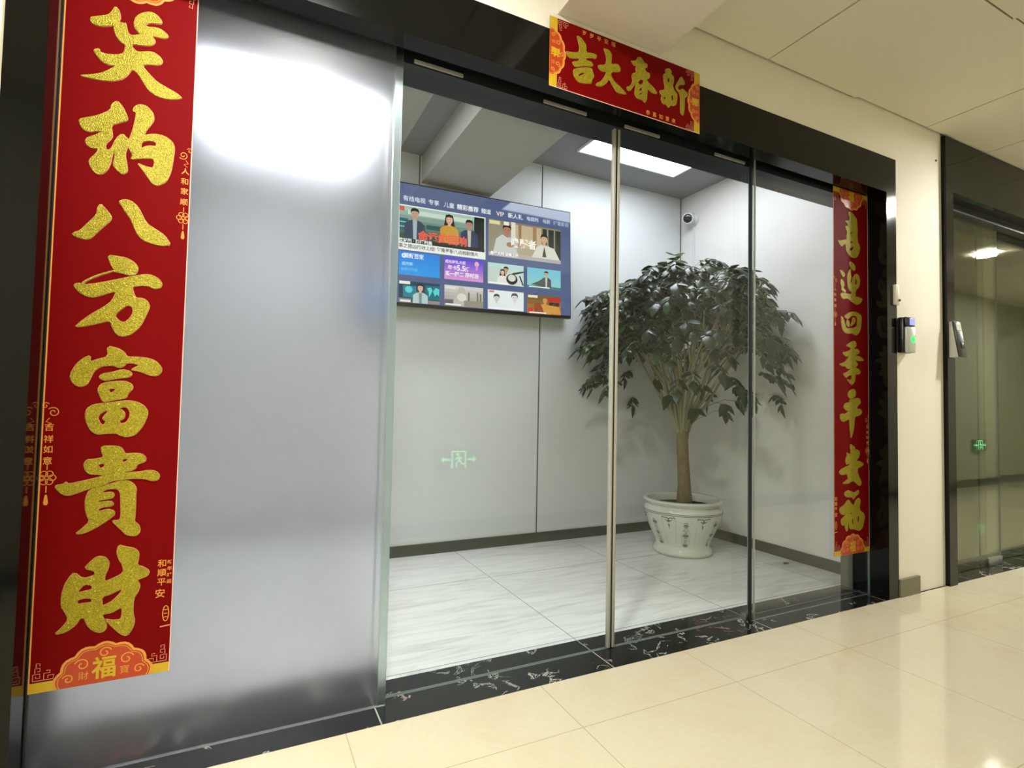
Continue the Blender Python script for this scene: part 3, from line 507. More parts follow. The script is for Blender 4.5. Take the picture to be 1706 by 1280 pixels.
# large featured poster
t = Tile(-1.180, -.631, .328, .594)
A = .266/.549
t.rect(0, 1, 0, 1, '#f4f6f4').grad(.008, .985, .17, .975, '#16322f', '#b9d2c4', 8)
t.rect(.30, .52, .52, .62, '#1f5a56').rect(.008, .10, .45, .70, '#1d5f66').rect(.01, .09, .50, .53, '#7fb7c0').rect(.01, .09, .60, .63, '#7fb7c0')
t.poly([(.86, .17), (.86, .97), (.985, .97), (.985, .17)], '#12201e').rect(.10, .83, .80, .90, '#cfe0d4')
t.person(.175, .95, .23, '#1b1d1e', '#c9a088', '#31465c', '#aab9c4', A).person(.565, .93, .22, '#241c1b', '#e0b69a', '#cf9a3a', None, A, True).person(.80, .88, .21, '#191919', '#b98a74', '#2c3a5c', '#c9c2b4', A)
t.rect(.008, .985, .165, .235, '#171a16').text('命运的回响', .49, .335, .062, '#f2604a', .0022).text('年度好剧 · 热播剧集', .16, .205, .026, '#f2f4f2')
t.text('在北往事之猎凶行动上线! 每晚更新八点档剧情片', .38, .083, .027, '#5a4640', .0004)
t.rect(.008, .06, .86, .96, '#d0604c')
t.done('featured poster tile of three people with red title')
t = Tile(-.611, -.082, .360, .592); A = .232/.529
t.grad(0, 1, 0, 1, '#b7a892', '#8b8069', 5).rect(0, .3, .0, .9, '#99907c').rect(.30, .36, .05, 1, '#e9e2cf').rect(.36, .72, .1, .95, '#cdb593').rect(.40, .44, .3, 1, '#9b7a58').rect(.60, .65, .35, .97, '#a5825e').rect(.74, 1, .1, .95, '#2f352d').rect(.80, .82, .2, .95, '#a5a28e').rect(.90, .92, .2, .95, '#8f8f80').rect(.36, .62, .12, .32, '#b5ab90')
t.person(.245, .92, .30, '#1d1c1a', '#b77c66', '#c4c8c2', None, A).poly([(.06, .12), (.10, .48), (.18, .62), (.27, .52), (.40, .12)], '#cfd2ca').el(.285, .36, .05, .07, '#b67a62')
t.person(.76, .80, .27, '#26221d', '#d9b08c', '#ddd8cc', '#8d8a80', A).poly([(.58, .10), (.66, .42), (.76, .48), (.90, .42), (.99, .08)], '#e2dfd2').poly([(.73, .14), (.76, .45), (.79, .14)], '#4a4a44')
t.rect(.0, 1, 0, .1, '#b9b2b6').text('唤醒者', .47, .42, .062, '#fffdf2', .002).text('悬疑大剧 全集上线', .21, .07, .024, '#ffffff')
t.rect(.01, .15, .87, .97, '#e9dfa0').rect(.20, .27, .88, .98, '#f4f2e4')
t.done('poster tile of two people in white coats at a table')
t = Tile(-1.178, -.930, .182, .319)
t.grad(0, 1, 0, 1, '#2f9ff0', '#2a86e8', 4).el(.12, .82, .055, .10, '#f2fbff').el(.12, .82, .02, .04, '#2a86e8').text('视频百宝', .36, .82, .030, '#e8f6ff', .001).text('追剧季', .20, .47, .022, '#9fe0ff').text('独家好内容', .25, .24, .020, '#7ccfff', 0)
t.done('plain blue tile with white words')
t = Tile(-.901, -.647, .182, .319)
t.grad(0, 1, 0, 1, '#e9a0dc', '#5a48d8', 8).el(.83, .80, .06, .12, '#f2b8c8').rect(.80, .86, .52, .74, '#d79ae0').text('成长好礼大促', .28, .78, .022, '#ffe9ff').text('年卡', .20, .52, .030, '#ffe3f2', .001).text('5.5', .42, .53, .046, '#fff2ff', .0015).text('折', .58, .50, .032, '#ffe3f2', .001).text('买一赠二 限时送', .45, .24, .030, '#ffeaf6', .001)
t.done('purple offer tile with pale lettering')
t = Tile(-.615, -.362, .182, .316); A = .134/.253
t.grad(0, 1, 0, 1, '#dfe6dd', '#bfe3df', 5).rect(0, .45, .1, .8, '#cfdcd4').poly([(.55, .45), (.7, .62), (1, .75), (1, .68), (.72, .52)], '#3b4a3c')
t.person(.50, .88, .30, '#2f2622', '#d2a58e', '#e9e6dc', None, A).person(.40, .74, .27, '#3a2f2b', '#e6c0a8', '#f1ede4', None, A, True)
t.el(.66, .30, .16, .26, '#30302e').el(.66, .36, .11, .17, '#e2e0d6').rect(.03, .55, .03, .09, '#ffffff').poly([(.86, .5), (.96, .05), (1, .05), (.9, .5)], '#20242a')
t.done('tile of two people hugging behind a steering wheel')
t = Tile(-.336, -.082, .181, .314); A = .133/.254
t.grad(0, 1, 0, 1, '#9fd6d8', '#7ecbe2', 6).rect(0, 1, .0, .14, '#4f7f80').person(.56, .90, .27, '#22242a', '#d9ab98', '#54605c', '#d9cfc8', A).poly([(.10, .18), (.30, .34), (.46, .52), (.54, .30), (.45, .12)], '#5a645f').rect(.05, .66, .05, .10, '#f4fbfb')
t.done('tile of a person under a blue sky')
t = Tile(-1.178, -.930, .021, .145); A = .124/.248
t.rect(0, 1, 0, 1, '#123c58').rect(.10, .42, .25, .80, '#1f7f94').el(.24, .62, .09, .16, '#64d3dc').rect(.64, 1, .2, .88, '#0f6f80').poly([(.68, .76), (.78, .80), (.82, .66), (.76, .40), (.73, .34), (.73, .55)], '#5fd8dc').poly([(.83, .62), (.9, .80), (.99, .74), (.98, .40), (.93, .5), (.88, .38)], '#5fd8dc').rect(0, .3, 0, .2, '#8a7f80').rect(.72, 1, 0, .16, '#a08a90')
t.person(.52, .93, .36, '#141518', '#e3b9a2', '#b9cfd2', '#7d8f92', A).rect(.01, .27, .86, 1, '#f7f0ea').rect(.03, .28, .02, .12, '#f1e9e6')
t.done('tile of a presenter before blue world map screens')
t = Tile(-.900, -.647, .022, .147); A = .125/.253
t.grad(0, 1, 0, 1, '#9d968c', '#ddd9d8', 6).poly([(.2, .0), (.28, .5), (.38, .95), (.50, .92), (.56, .6), (.60, .2), (.55, 0)], '#c3bcb4').el(.44, .45, .12, .20, '#e4dfd8').rect(.60, .64, .2, .72, '#6b665a').rect(.83, .87, .3, .75, '#77735f').rect(.91, .95, .3, .7, '#77735f').rect(.5, 1, .02, .30, '#9a9282').rect(.0, .22, .1, .3, '#66606a').rect(.03, .42, .03, .11, '#f4f0ee').rect(.03, .28, .82, .93, '#e9e4e0')
t.done('grey tile of pale figures before a skyline')
t = Tile(-.615, -.362, .022, .144); A = .122/.253
t.grad(0, 1, 0, 1, '#e9efee', '#f2f5f5', 3).person(.24, .80, .40, '#4a4a4a', '#dad6d4', '#eceeee', None, A).person(.74, .92, .46, '#5a5a5a', '#e6e4e3', '#f0f2f2', None, A).rect(.03, .17, .86, .97, '#e08a8a').rect(.03, .8, .03, .09, '#ffffff')
t.done('white tile with two pale faces')
t = Tile(-.336, -.082, .015, .138); A = .123/.254
t.grad(0, 1, 0, 1, '#c4782c', '#6b5a34', 4).rect(.62, .98, .68, .92, '#c4322c').rect(.64, .95, .45, .66, '#4a2418').person(.52, .95, .36, '#8a5a2c', '#dc9a5a', '#d89a48', None, A).poly([(.2, 0), (.2, .55), (.35, .62), (.45, .3), (.5, 0)], '#9a4a22').poly([(.5, .05), (.62, .5), (.95, .45), (1, .05)], '#d79a4a').rect(.0, .17, .08, .30, '#c8362e').rect(.02, .30, .84, .97, '#efe8cc').rect(.06, .55, .02, .09, '#fff2ea')
t.done('orange and red tile of a figure in warm light')
tvl.rotation_euler = (0, R_(-1.35), 0)

# ------------------------------------------------------------------ red New Year scrolls
def flatadd(mb, vf, mt, f): mb.add([f((q[0], q[1], q[2]+.0003)) for q in vf[0]], vf[1], mt)
def ruyi(mb, f, x, z, s, mt, flip=1):
    """knot and tassel line drawing"""
    flatadd(mb, stroke(spiral(x+.006*s*flip, z+.008*s, .002*s, .011*s, 0, 500*flip), .0016*s), mt, f)
    flatadd(mb, stroke(spiral(x-.008*s*flip, z+.022*s, .001*s, .007*s, 90, 90-420*flip), .0014*s), mt, f)
    flatadd(mb, stroke([(x, z-.004*s), (x-.006*s*flip, z-.012*s), (x+.004*s*flip, z-.016*s), (x-.004*s*flip, z-.022*s)], .0014*s), mt, f)
def lotus(mb, f, x, z, s, mt):
    for k in range(6): flatadd(mb, stroke(arc(x+.009*s*math.cos(R_(60*k)), z+.009*s*math.sin(R_(60*k)), .006*s, 0, 360, 12), .0016*s, True), mt, f)
    flatadd(mb, stroke(arc(x, z, .005*s, 0, 360, 10), .0016*s, True), mt, f)
    flatadd(mb, stroke([(x, z-.016*s), (x, z-.030*s)], .0018*s), mt, f)
    flatadd(mb, fill2d([[(x-.004*s, z-.055*s), (x+.005*s, z-.055*s), (x+.0022*s, z-.034*s), (x-.0016*s, z-.034*s)]]), mt, f)
    flatadd(mb, stroke([(x, z+.016*s), (x, z+.028*s)], .0015*s), mt, f)
def fret(mb, f, x, z, sx, sz, mt):
    for pts in ([(0, 0), (0, .016), (.014, .016), (.014, .006), (.006, .006), (.006, .011)], [(0, 0), (.016, 0), (.040, 0), (.042, .010), (.030, .010), (.030, .004)],
                [(.022, .0), (.022, .016), (.034, .016), (.034, .022), (.026, .022)], [(.004, .018), (.004, .030), (.014, .030), (.014, .022), (.009, .022)], [(.006, .032), (.006, .042), (.014, .040), (.013, .035)]):
        flatadd(mb, stroke([(x+a*sx, z+b*sz) for a, b in pts], .0016), mt, f)
def medallion(gold, prt, f, cx, z0, sz, wid, hgt):
    """half lotus medallion on the gold strip; sz = +1 rises, -1 hangs"""
    bumps = []
    n = 7
    for k in range(n):
        a0 = 180-180*k/n; a1 = 180-180*(k+1)/n
        p0 = (cx+wid/2*math.cos(R_(a0)), hgt*math.sin(R_(a0))); p1 = (cx+wid/2*math.cos(R_(a1)), hgt*math.sin(R_(a1)))
        mx_, my_ = (p0[0]+p1[0])/2, (p0[1]+p1[1])/2; dx, dy = mx_-cx, my_; l = math.hypot(dx, dy)
        for tt in range(5):
            u = tt/5; e = math.sin(math.pi*u)*.10*hgt
            bumps.append((p0[0]+(p1[0]-p0[0])*u+dx/l*e, p0[1]+(p1[1]-p0[1])*u+dy/l*e))
    bumps.append((cx+wid/2, 0))
    T_ = lambda p: (p[0], z0+sz*max(p[1], .0005))
    prt.add([f((a, b, .0003)) for a, b in map(T_, bumps)], [tuple(range(len(bumps)))], M_orange)
    flatadd(gold, stroke([T_(p) for p in bumps], .0055), M_print, lambda q: f((q[0], q[1], .0006)))
    flatadd(gold, stroke([T_((cx+(p[0]-cx)*.93, p[1]*.93)) for p in bumps], .0015), M_goldfoil, lambda q: f((q[0], q[1], .0007)))
    for dx, dy, r in ((-.24, .55, .17), (.24, .55, .17), (-.38, .22, .13), (.38, .22, .13), (0, .80, .15)):
        q = T_((cx+dx*wid, dy*hgt))
        flatadd(gold, stroke(spiral(q[0], q[1], .2*r*hgt, r*hgt, 90, 90+430*(1 if dx < 0 else -1)), .0028), M_print, lambda q_: f((q_[0], q_[1], .0006)))
    q = T_((cx, .36*hgt)); v_, fc = text2d('福', .62*hgt, .0012); gold.add([f((q[0]+a*.9, q[1]+b, .0009)) for a, b, _ in v_], fc, M_goldfoil)
    for dx, ch in ((-.22, '財'), (.22, '寶')):
        q = T_((cx+dx*wid, .24*hgt)); v_, fc = text2d(ch, .24*hgt, 0); gold.add([f((q[0]+a, q[1]+b, .0007)) for a, b, _ in v_], fc, M_print)
def hanging_scroll(name, x0, z0, y, wd, ht, glyphs, label, side_l, side_r):
    """upright couplet: red paper, gold lotus ends, gold characters, small writing"""
    o = empty(name, (x0+wd/2, y, z0), label, 'red scroll')
    f = wall_map(x0, z0, y)
    pb = MB().box(x0, x0+wd, y, y+.0009, z0, z0+ht, M_red)
    for a, b in ((0, .003), (wd-.0022, wd)): pb.add([f((a, 0, .0002)), f((b, 0, .0002)), f((b, ht, .0002)), f((a, ht, .0002))], [(0, 1, 2, 3)], M_wedge if a else M_print)
    pb.build('red_paper', o, 'red printed paper')
    for zz, s_ in ((0, 1), (ht, -1)):
        g = MB(); pr = MB()
        g.add([f((.003, zz, .0002)), f((wd-.0022, zz, .0002)), f((wd-.0022, zz+s_*.0235, .0002)), f((.003, zz+s_*.0235, .0002))], [(0, 1, 2, 3)], M_goldfoil)
        medallion(g, pr, f, wd*.515, zz, s_, wd*.66, .088)
        for k, ms_ in ((g, 0), (pr, 0)): pass
        for vv, ff, mi in ((pr.v, pr.f, pr.mi),):
            for fc, m_ in zip(ff, mi): g.add([vv[i] for i in fc], [tuple(range(len(fc)))], pr.ms[m_])
        fret(g, f, .008, zz+s_*.028, .92, s_*.95, M_pink); fret(g, f, wd-.008, zz+s_*.028, -.92, s_*.95, M_pink)
        g.build('lotus_border', o, 'gold lotus border')
    for gl in glyphs:
        polys = [[(p[i]/1e4, p[i+1]/1e4) for i in range(0, len(p), 2)] for p in gl]
        cm = MB()
        [flatadd(cm, stroke(chaikin(p_), .0026, True), M_outline, f) for p_ in polys]
        cf = fill2d(polys, .0008, 0); cm.add([f((a, b, .0014+c)) for a, b, c in cf[0]], cf[1], M_gold)
        cm.build('gold_character', o, 'raised gold glitter character')
    passes = [(l_, x_, g_, lo, p_) for l_, x_, g_ in ((side_l, .0140, 1), (side_r, wd-.0135, -1)) for lo in (0, 1) for p_ in ('column', 'seal', 'outer')]
    for lst, xx, sgn, low, pz in passes:
        sw = MB()
        for item in lst:
            kind, zz, sz_ = item[0], item[1], item[2]
            pc_ = 'seal' if kind == 'seal' else 'outer' if len(item) > 3 and item[3] > 0 else 'column'
            if (zz < .4) != bool(low) or pc_ != pz: continue
            if kind == 'knot': ruyi(sw, f, xx, zz, sz_, M_print, sgn)
            elif kind == 'lotus': lotus(sw, f, xx, zz, sz_, M_print)
            elif kind == 'seal':
                flatadd(sw, stroke([(xx+a*.0065, zz+b*.019) for a, b in ell(0, 0, 1, 1, 20)], .002, True), M_print, f)
                for q in (-.009, 0, .009): flatadd(sw, stroke([(xx-.004, zz+q), (xx+.004, zz+q)], .002), M_print, f)
                flatadd(sw, stroke([(xx-.011, zz-.032), (xx+.010, zz-.030)], .003), M_pink, f)
            else:
                v_, fc = text2d(kind, sz_, .0002); sw.add([f((xx+a+(item[3] if len(item) > 3 else 0), zz+b, .0003)) for a, b, _ in v_], fc, M_print)
        if sw.v: sw.build('printed_seal' if pz == 'seal' else 'small_writing', o, 'small gold seal print' if pz == 'seal' else 'small gold writing and line ornaments')
    return o
side_left = [('knot', .640, 1.1), ('吉', .6125, .019), ('祥', .5845, .019), ('如', .5605, .019), ('意', .5335, .019), ('lotus', .495, 1.15)]
side_right = [('knot', 1.312, 1.0), ('人', 1.2775, .018), ('和', 1.2505, .018), ('家', 1.2245, .018), ('顺', 1.1965, .018), ('lotus', 1.1555, 1.0),
              ('和', .2695, .020, -.012), ('順', .2465, .020, -.012), ('平', .2235, .020, -.012), ('安', .1945, .023, -.014), ('seal', .145, 1.0),
              ('新', .272, .011, .004), ('年', .256, .011, .004), ('好', .240, .011, .004), ('运', .224, .011, .004)]
hanging_scroll('couplet_scroll', -.4265, .2125, .0872, .277, 1.783, GLYPHS['left'], 'large red paper scroll with seven gold characters stuck on the frosted glass at the left', side_left, side_right)
sl = [('knot', 1.312, 1.0), ('人', 1.2775, .018), ('和', 1.2505, .018), ('家', 1.2245, .018), ('顺', 1.1965, .018), ('lotus', 1.1555, 1.0), ('和', .2695, .020), ('順', .2465, .020), ('平', .2235, .020), ('安', .1945, .022), ('seal', .145, 1.0)]
sr = [('knot', .640, 1.1), ('吉', .6125, .018), ('祥', .5845, .018), ('如', .5605, .018), ('意', .5335, .018), ('lotus', .495, 1.1)]
hanging_scroll('couplet_scroll', 2.516, .2125, .0872, .277, 1.783, GLYPHS['right'], 'red paper scroll with seven gold characters on the clear glass beside the right black jamb', sl, sr)
# horizontal banner
def top_banner():
    x0, z0, y, wd, ht = .870, 1.972, -.0022, .680, .2405
    o = empty('door_banner', (x0+wd/2, y, z0), 'red horizontal banner with four gold characters on the black lintel above the doors', 'red banner')
    f = wall_map(x0, z0, y)
    pb = MB().box(x0, x0+wd, y, y+.0009, z0, z0+ht, M_red)
    pb.add([f((0, 0, .0002)), f((wd, 0, .0002)), f((wd, .0025, .0002)), f((0, .0025, .0002))], [(0, 1, 2, 3)], M_wedge)
    pb.build('red_paper', o, 'red printed paper')
    for xx, s_ in ((0, 1), (wd, -1)):
        g = MB(); pr = MB()
        g.add([f((xx, .0025, .0002)), f((xx+s_*.030, .0025, .0002)), f((xx+s_*.030, ht, .0002)), f((xx, ht, .0002))], [(0, 1, 2, 3)], M_goldfoil)
        fr_ = lambda q: f((xx+s_*(q[1]), ht/2+(q[0]), q[2]))
        medallion(g, pr, fr_, 0, .0, 1, ht*.66, .058)
        for fc, m_ in zip(pr.f, pr.mi): g.add([pr.v[i] for i in fc], [tuple(range(len(fc)))], pr.ms[m_])
        for zz, sz in ((.006, 1), (ht-.006, -1)): fret(g, f, xx+s_*.034, zz, s_*.9, sz*.8, M_pink)
        g.build('lotus_border', o, 'gold lotus border')
    for gl in GLYPHS['top']:
        polys = [[(p[i]/1e4, p[i+1]/1e4) for i in range(0, len(p), 2)] for p in gl]
        cm = MB(); [flatadd(cm, stroke(chaikin(p_), .0024, True), M_outline, f) for p_ in polys]
        cf = fill2d(polys, .0008, 0); cm.add([f((a, b, .0014+c)) for a, b, c in cf[0]], cf[1], M_gold)
        cm.build('gold_character', o, 'raised gold glitter character')
    for s, cx, cz, pitch in (('岁岁平安福', .20, ht-.017, .031), ('恭喜如意来', .485, .017, .031)):
        sw = MB()
        for k, ch in enumerate(s):
            v_, fc = text2d(ch, .019, .0002); sw.add([f((cx+(k-2)*pitch+a, cz+b, .0003)) for a, b, _ in v_], fc, M_print)
        sw.build('small_writing', o, 'small gold writing')
top_banner()

# ------------------------------------------------------------------ potted tree
random.seed(7)
PX, PY = 2.50, 1.055
tree = empty('potted_tree', (PX, PY, 0), 'tall bushy green tree in a white patterned porcelain pot in the lobby corner', 'potted tree')
M_porc = mat('white_porcelain', '#dcdcd2', .14, coat=.3)
M_soil = paint('dark_soil', '#2a251c', .2, .9, 40)
M_deco = mat('grey_brown_glaze', '#7f7e6f', .25)
M_ring = mat('dark_glaze_line', '#4c4f4a', .25)
prof = [(.160, 0), (.178, .004), (.184, .016), (.180, .032), (.166, .050), (.164, .062), (.176, .095), (.196, .135), (.214, .175), (.229, .215), (.2385, .252), (.240, .268), (.234, .284), (.222, .293), (.219, .300), (.226, .308), (.238, .316), (.243, .325), (.241, .334), (.230, .338), (.216, .334), (.210, .322), (.208, .285)]
def rad(z):
    for (r0, z0), (r1, z1) in zip(prof[:19], prof[1:19]):
        if z0 <= z <= z1: return r0+(r1-r0)*(z-z0)/(z1-z0)
    return .2
pm = MB().lathe([(r, z) for r, z in prof], M_porc, 64, Matrix.Translation((PX, PY, 0)))
pot = pm.build('pot', tree, 'white glazed porcelain pot')
gm = MB()
def on_pot(pts, mt, lift=.0008):
    """flat shape given as (angle, height) laid on the pot"""
    gm.add([(PX+(rad(z)+lift)*math.cos(a), PY+(rad(z)+lift)*math.sin(a), z) for a, z in pts], [tuple(range(len(pts)))], mt)
def ribbon(pts, wz, mt):
    for (a0, z0), (a1, z1) in zip(pts, pts[1:]):
        dx, dz = (a1-a0)*.22, z1-z0; l = math.hypot(dx, dz) or 1; nx, nz = -dz/l*wz/2/.22, dx/l*wz/2
        on_pot([(a0-nx, z0-nz), (a1-nx, z1-nz), (a1+nx, z1+nz), (a0+nx, z0+nz)], mt)
for zz in (.258, .267): ribbon([(2*math.pi*k/64, zz) for k in range(65)], .0028, M_ring)
NP = 14
for k in range(NP):
    a = 2*math.pi*k/NP
    if k % 2 == 0:
        for s in (-1, 1):
            ribbon([(a, .238), (a+s*.05, .246), (a+s*.11, .243), (a+s*.15, .249), (a+s*.18, .241)], .006, M_deco)
            ribbon([(a, .232), (a+s*.05, .224), (a+s*.09, .232)], .005, M_deco)
            ribbon([(a+s*.19, .24), (a+s*.17, .19), (a+s*.16, .13), (a+s*.15, .08)], .002, mat('pale_grey_glaze', '#b9b9ad', .2))
        on_pot([(a-.045, .226), (a, .172), (a+.045, .226), (a, .238)], M_deco)
    else:
        for s in (-1, 1): ribbon([(a+s*.115, .072), (a+s*.125, .14), (a+s*.13, .226)], .003, mat('pale_grey_glaze', '#b9b9ad', .2))
        for j in range(5):
            zz = .075+j*.032; r_ = .070+.016*math.sin(j*2.1+k)
            on_pot([(a+r_*1.2*math.cos(t_), zz+.0105*math.sin(t_)) for t_ in [2*math.pi*i/8 for i in range(8)]], M_deco if j % 2 == 0 else mat('pale_grey_glaze', '#b9b9ad', .2), .001)
            ribbon([(a-.06*(-1)**j, zz+.012), (a, zz+.02), (a+.05*(-1)**j, zz+.013)], .004, M_deco)
        for s in (-1, 1): ribbon([(a+s*.075, .072), (a+s*.085, .14), (a+s*.09, .215)], .002, mat('pale_grey_glaze', '#b9b9ad', .2))
gm.build('glaze_pattern', pot, 'grey brown painted ornament')
MB().lathe([(.0, .286), (.1, .290), (.20, .288), (.207, .284)], M_soil, 40, Matrix.Translation((PX, PY, 0))).build('soil', tree)
M_bark = mat('grey_brown_bark', '#7b6a4c', .75)
nz = noise(M_bark, coords(M_bark, scale=(1, 1, .25)), 60, 4)
ln(M_bark, mix(M_bark, nz, lin('#57482f'), lin('#94835f')), bsdf(M_bark).inputs['Base Color'])
M_branch = mat('olive_branch', '#8a8560', .65)
tp = [(PX+.005, PY-.01, .285), (PX+.004, PY-.008, .42), (PX+.000, PY, .58), (PX-.004, PY+.004, .70), (PX+.004, PY, .80), (PX+.006, PY, .86)]
MB().tube(tp, [.050, .040, .036, .036, .041, .022], M_bark, 14).build('trunk', tree, 'bare grey brown trunk')
br = MB(); tips = []
def clampw(p): return Vector((min(p.x, XR-.02), max(min(p.y, D-.02), YS+.15), p.z))
for k in range(26):
    a = 2*math.pi*k/26+random.uniform(-.12, .12); spread = random.uniform(.08, .46)
    z0 = random.uniform(.74, .83)
    b0 = Vector((PX+.03*math.cos(a), PY+.03*math.sin(a), z0))
    top = random.uniform(1.42, 1.72)-.25*spread
    def P(t_, a=a, spread=spread, z0=z0, top=top):
        rr = .028+spread*(t_**.72); return clampw(Vector((PX+rr*math.cos(a+.25*t_), PY+rr*math.sin(a+.25*t_), z0+(top-z0)*(t_**.9))))
    pts = [b0]+[P(i/6) for i in range(1, 7)]
    br.tube(pts, [.0105-.0012*i for i in range(7)], M_branch, 6)
    tips.append(pts[-1])
    for j in range(2):
        t0 = random.uniform(.3, .65); q0 = P(t0); a2 = a+random.uniform(-.8, .8); ll = random.uniform(.25, .42)
        q1 = clampw(q0+Vector((math.cos(a2)*ll*.45, math.sin(a2)*ll*.45, ll*.62))); q2 = clampw(q0+Vector((math.cos(a2)*ll*.75, math.sin(a2)*ll*.75, ll*.98)))
        br.tube([q0, q1, q2], [.007, .0055, .003], M_branch, 5); tips.append(q2)
M_leaf = mat('dark_green_leaf', '#162a10', .33, spec=.4)
M_leafm = mat('mid_green_leaf', '#243c18', .35, spec=.4)
M_leafy = mat('young_green_leaf', '#4f7a2c', .35)
for m_ in (M_leaf, M_leafm, M_leafy):
    bsdf(m_).inputs['Coat Weight'].default_value = .15; bsdf(m_).inputs['Coat Roughness'].default_value = .18
fo = MB(); tw = fo
def leaf(base, d, ln_, nrm, mt, wd=.48):
    d = d.normalized(); s = d.cross(nrm)
    if s.length < .1: s = d.cross(Vector((1, .3, 0)))
    s.normalize(); n = s.cross(d).normalized(); w_ = ln_*wd
    c = [base, base+d*ln_*.35+n*ln_*.05, base+d*ln_*.72+n*ln_*.01-Vector((0, 0, ln_*.05)), base+d*ln_-n*ln_*.05-Vector((0, 0, ln_*.15))]
    e = [(.30, .33), (.62, .26)]
    l1 = base+d*ln_*.30+s*w_*.62-n*ln_*.04; l2 = base+d*ln_*.66+s*w_*.46-n*ln_*.06-Vector((0, 0, ln_*.05))
    r1 = base+d*ln_*.30-s*w_*.62-n*ln_*.04; r2 = base+d*ln_*.66-s*w_*.46-n*ln_*.06-Vector((0, 0, ln_*.05))
    vs_ = [clampw(q) for q in (c[0], c[1], c[2], c[3], l1, l2, r1, r2)]
    fo.add(vs_, [(0, 4, 1), (4, 5, 2, 1), (5, 3, 2), (0, 1, 6), (6, 1, 2, 7), (7, 2, 3)], mt, True)
def compound(base, out, size, mt, nl=3):
    """drooping compound leaf: stalk with paired leaflets"""
    out = out.normalized(); pts = []
    for i in range(5):
        t_ = i/4; pts.append(clampw(base+out*size*t_+Vector((0, 0, .30*size*t_-.62*size*t_*t_))))
    tw.tube(pts, .0018, M_branch, 4)
    side = out.cross(Vector((0, 0, 1))).normalized()
    for i in range(1, 5):
        for s_ in (-1, 1):
            if i == 4 and s_ == 1: leaf(pts[4], (pts[4]-pts[3]).normalized()+Vector((0, 0, -.45)), size*random.uniform(.55, .72), Vector((0, 0, 1)), mt); continue
            dd = side*s_*random.uniform(.7, 1.1)+out*random.uniform(.25, .7)+Vector((0, 0, random.uniform(-.95, -.15)))
            leaf(pts[i], dd, size*random.uniform(.40, .62), Vector((random.uniform(-.4, .4), random.uniform(-.4, .4), 1)), mt)
for k in range(370):
    a = random.uniform(0, 2*math.pi); u = random.random()
    el = math.acos(1-u*1.15)                      # 0 at the top of the dome
    bump = 1+.13*math.sin(3*a+1)+.08*math.sin(7*a)+.07*math.sin(5*el+a)
    rr = min(.53, .49*math.sin(min(el, math.pi/2))*random.uniform(.66, 1.12)*bump)
    zz = 1.38+.40*math.cos(el)*random.uniform(.78, 1.10)
    if el > 1.25: zz = random.uniform(1.24, 1.50)
    b = clampw(Vector((PX-.02+rr*math.cos(a), PY-.02+rr*math.sin(a), zz)))
    out = Vector((math.cos(a), math.sin(a), random.uniform(-.1, .6)))
    m_ = M_leaf if random.random() < .6 else M_leafm
    compound(b, out, random.uniform(.10, .17), m_)
for k in range(120):                               # inner leaves
    a = random.uniform(0, 2*math.pi); rr = random.uniform(.05, .38)
    b = clampw(Vector((PX+rr*math.cos(a), PY+rr*math.sin(a), random.uniform(1.42, 1.66))))
    compound(b, Vector((math.cos(a), math.sin(a), .2)), .13, M_leaf)
for k in range(34):                                # drooping skirt at the rim
    a = random.uniform(0, 2*math.pi); rr = random.uniform(.44, .54)
    b = clampw(Vector((PX+rr*math.cos(a), PY+rr*math.sin(a), random.uniform(1.06, 1.28) if k % 3 else random.uniform(.96, 1.1))))
    compound(b, Vector((math.cos(a), math.sin(a), -.1)), .13, M_leaf)
for dx, dy, dz in ((-.16, .05, 1.83), (-.10, .0, 1.86), (-.07, .02, 1.90), (.12, -.05, 1.84), (.20, -.1, 1.80), (-.2, -.05, 1.80)):   # fresh shoots
    for j in range(3): leaf(Vector((PX+dx, PY+dy, dz-.02)), Vector((random.uniform(-1, 1), random.uniform(-1, .3), random.uniform(-.1, .3))), random.uniform(.07, .10), Vector((0, -.3, 1)), M_leafy, .55)
for dx, dy, dz in ((-.20, -.08, .98), (-.05, -.16, .90), (.16, -.20, .93), (.20, -.16, .88), (.26, -.2, .95), (-.26, -.02, 1.08), (.03, -.12, 1.05)):   # low leaves on the bare branches
    b = Vector((PX+dx, PY+dy, dz)); tw.tube([Vector((PX+dx*.25, PY+dy*.25, dz-.06)), (b+Vector((PX+dx*.5, PY+dy*.5, dz+.02)))/2, b], .0022, M_branch, 4)
    for j in range(3): leaf(b, Vector((random.uniform(-1, 1), random.uniform(-1, .2), random.uniform(-1.4, -.5))), random.uniform(.07, .095), Vector((0, -1, .6)), M_leafm, .55)
br.v += []; o_br = br.build('branches', tree, 'fan of thin pale branches')
fo.build('foliage', tree, 'dense glossy dark green foliage')
lf = MB(); fo = lf
leaf(Vector((2.862, .605, .006)), Vector((1, .25, 0)), .055, Vector((0, 0, 1)), mat('dry_leaf', '#3a3a30', .6), .5)
fl = MB(); ps = [(2.850, .600, .0012), (2.866, .590, .005), (2.890, .598, .0035), (2.908, .612, .0012), (2.893, .624, .0025), (2.868, .622, .005), (2.878, .607, .0015)]
fl.add(ps, [(0, 1, 6), (1, 2, 6), (2, 3, 6), (3, 4, 6), (4, 5, 6), (5, 0, 6)], mat('dry_leaf'), True)
o = fl.build('fallen_leaf', None, None, (2.878, .607, 0)); tag(o, 'small dark fallen leaf lying on the marble floor by the right skirting', 'leaf')

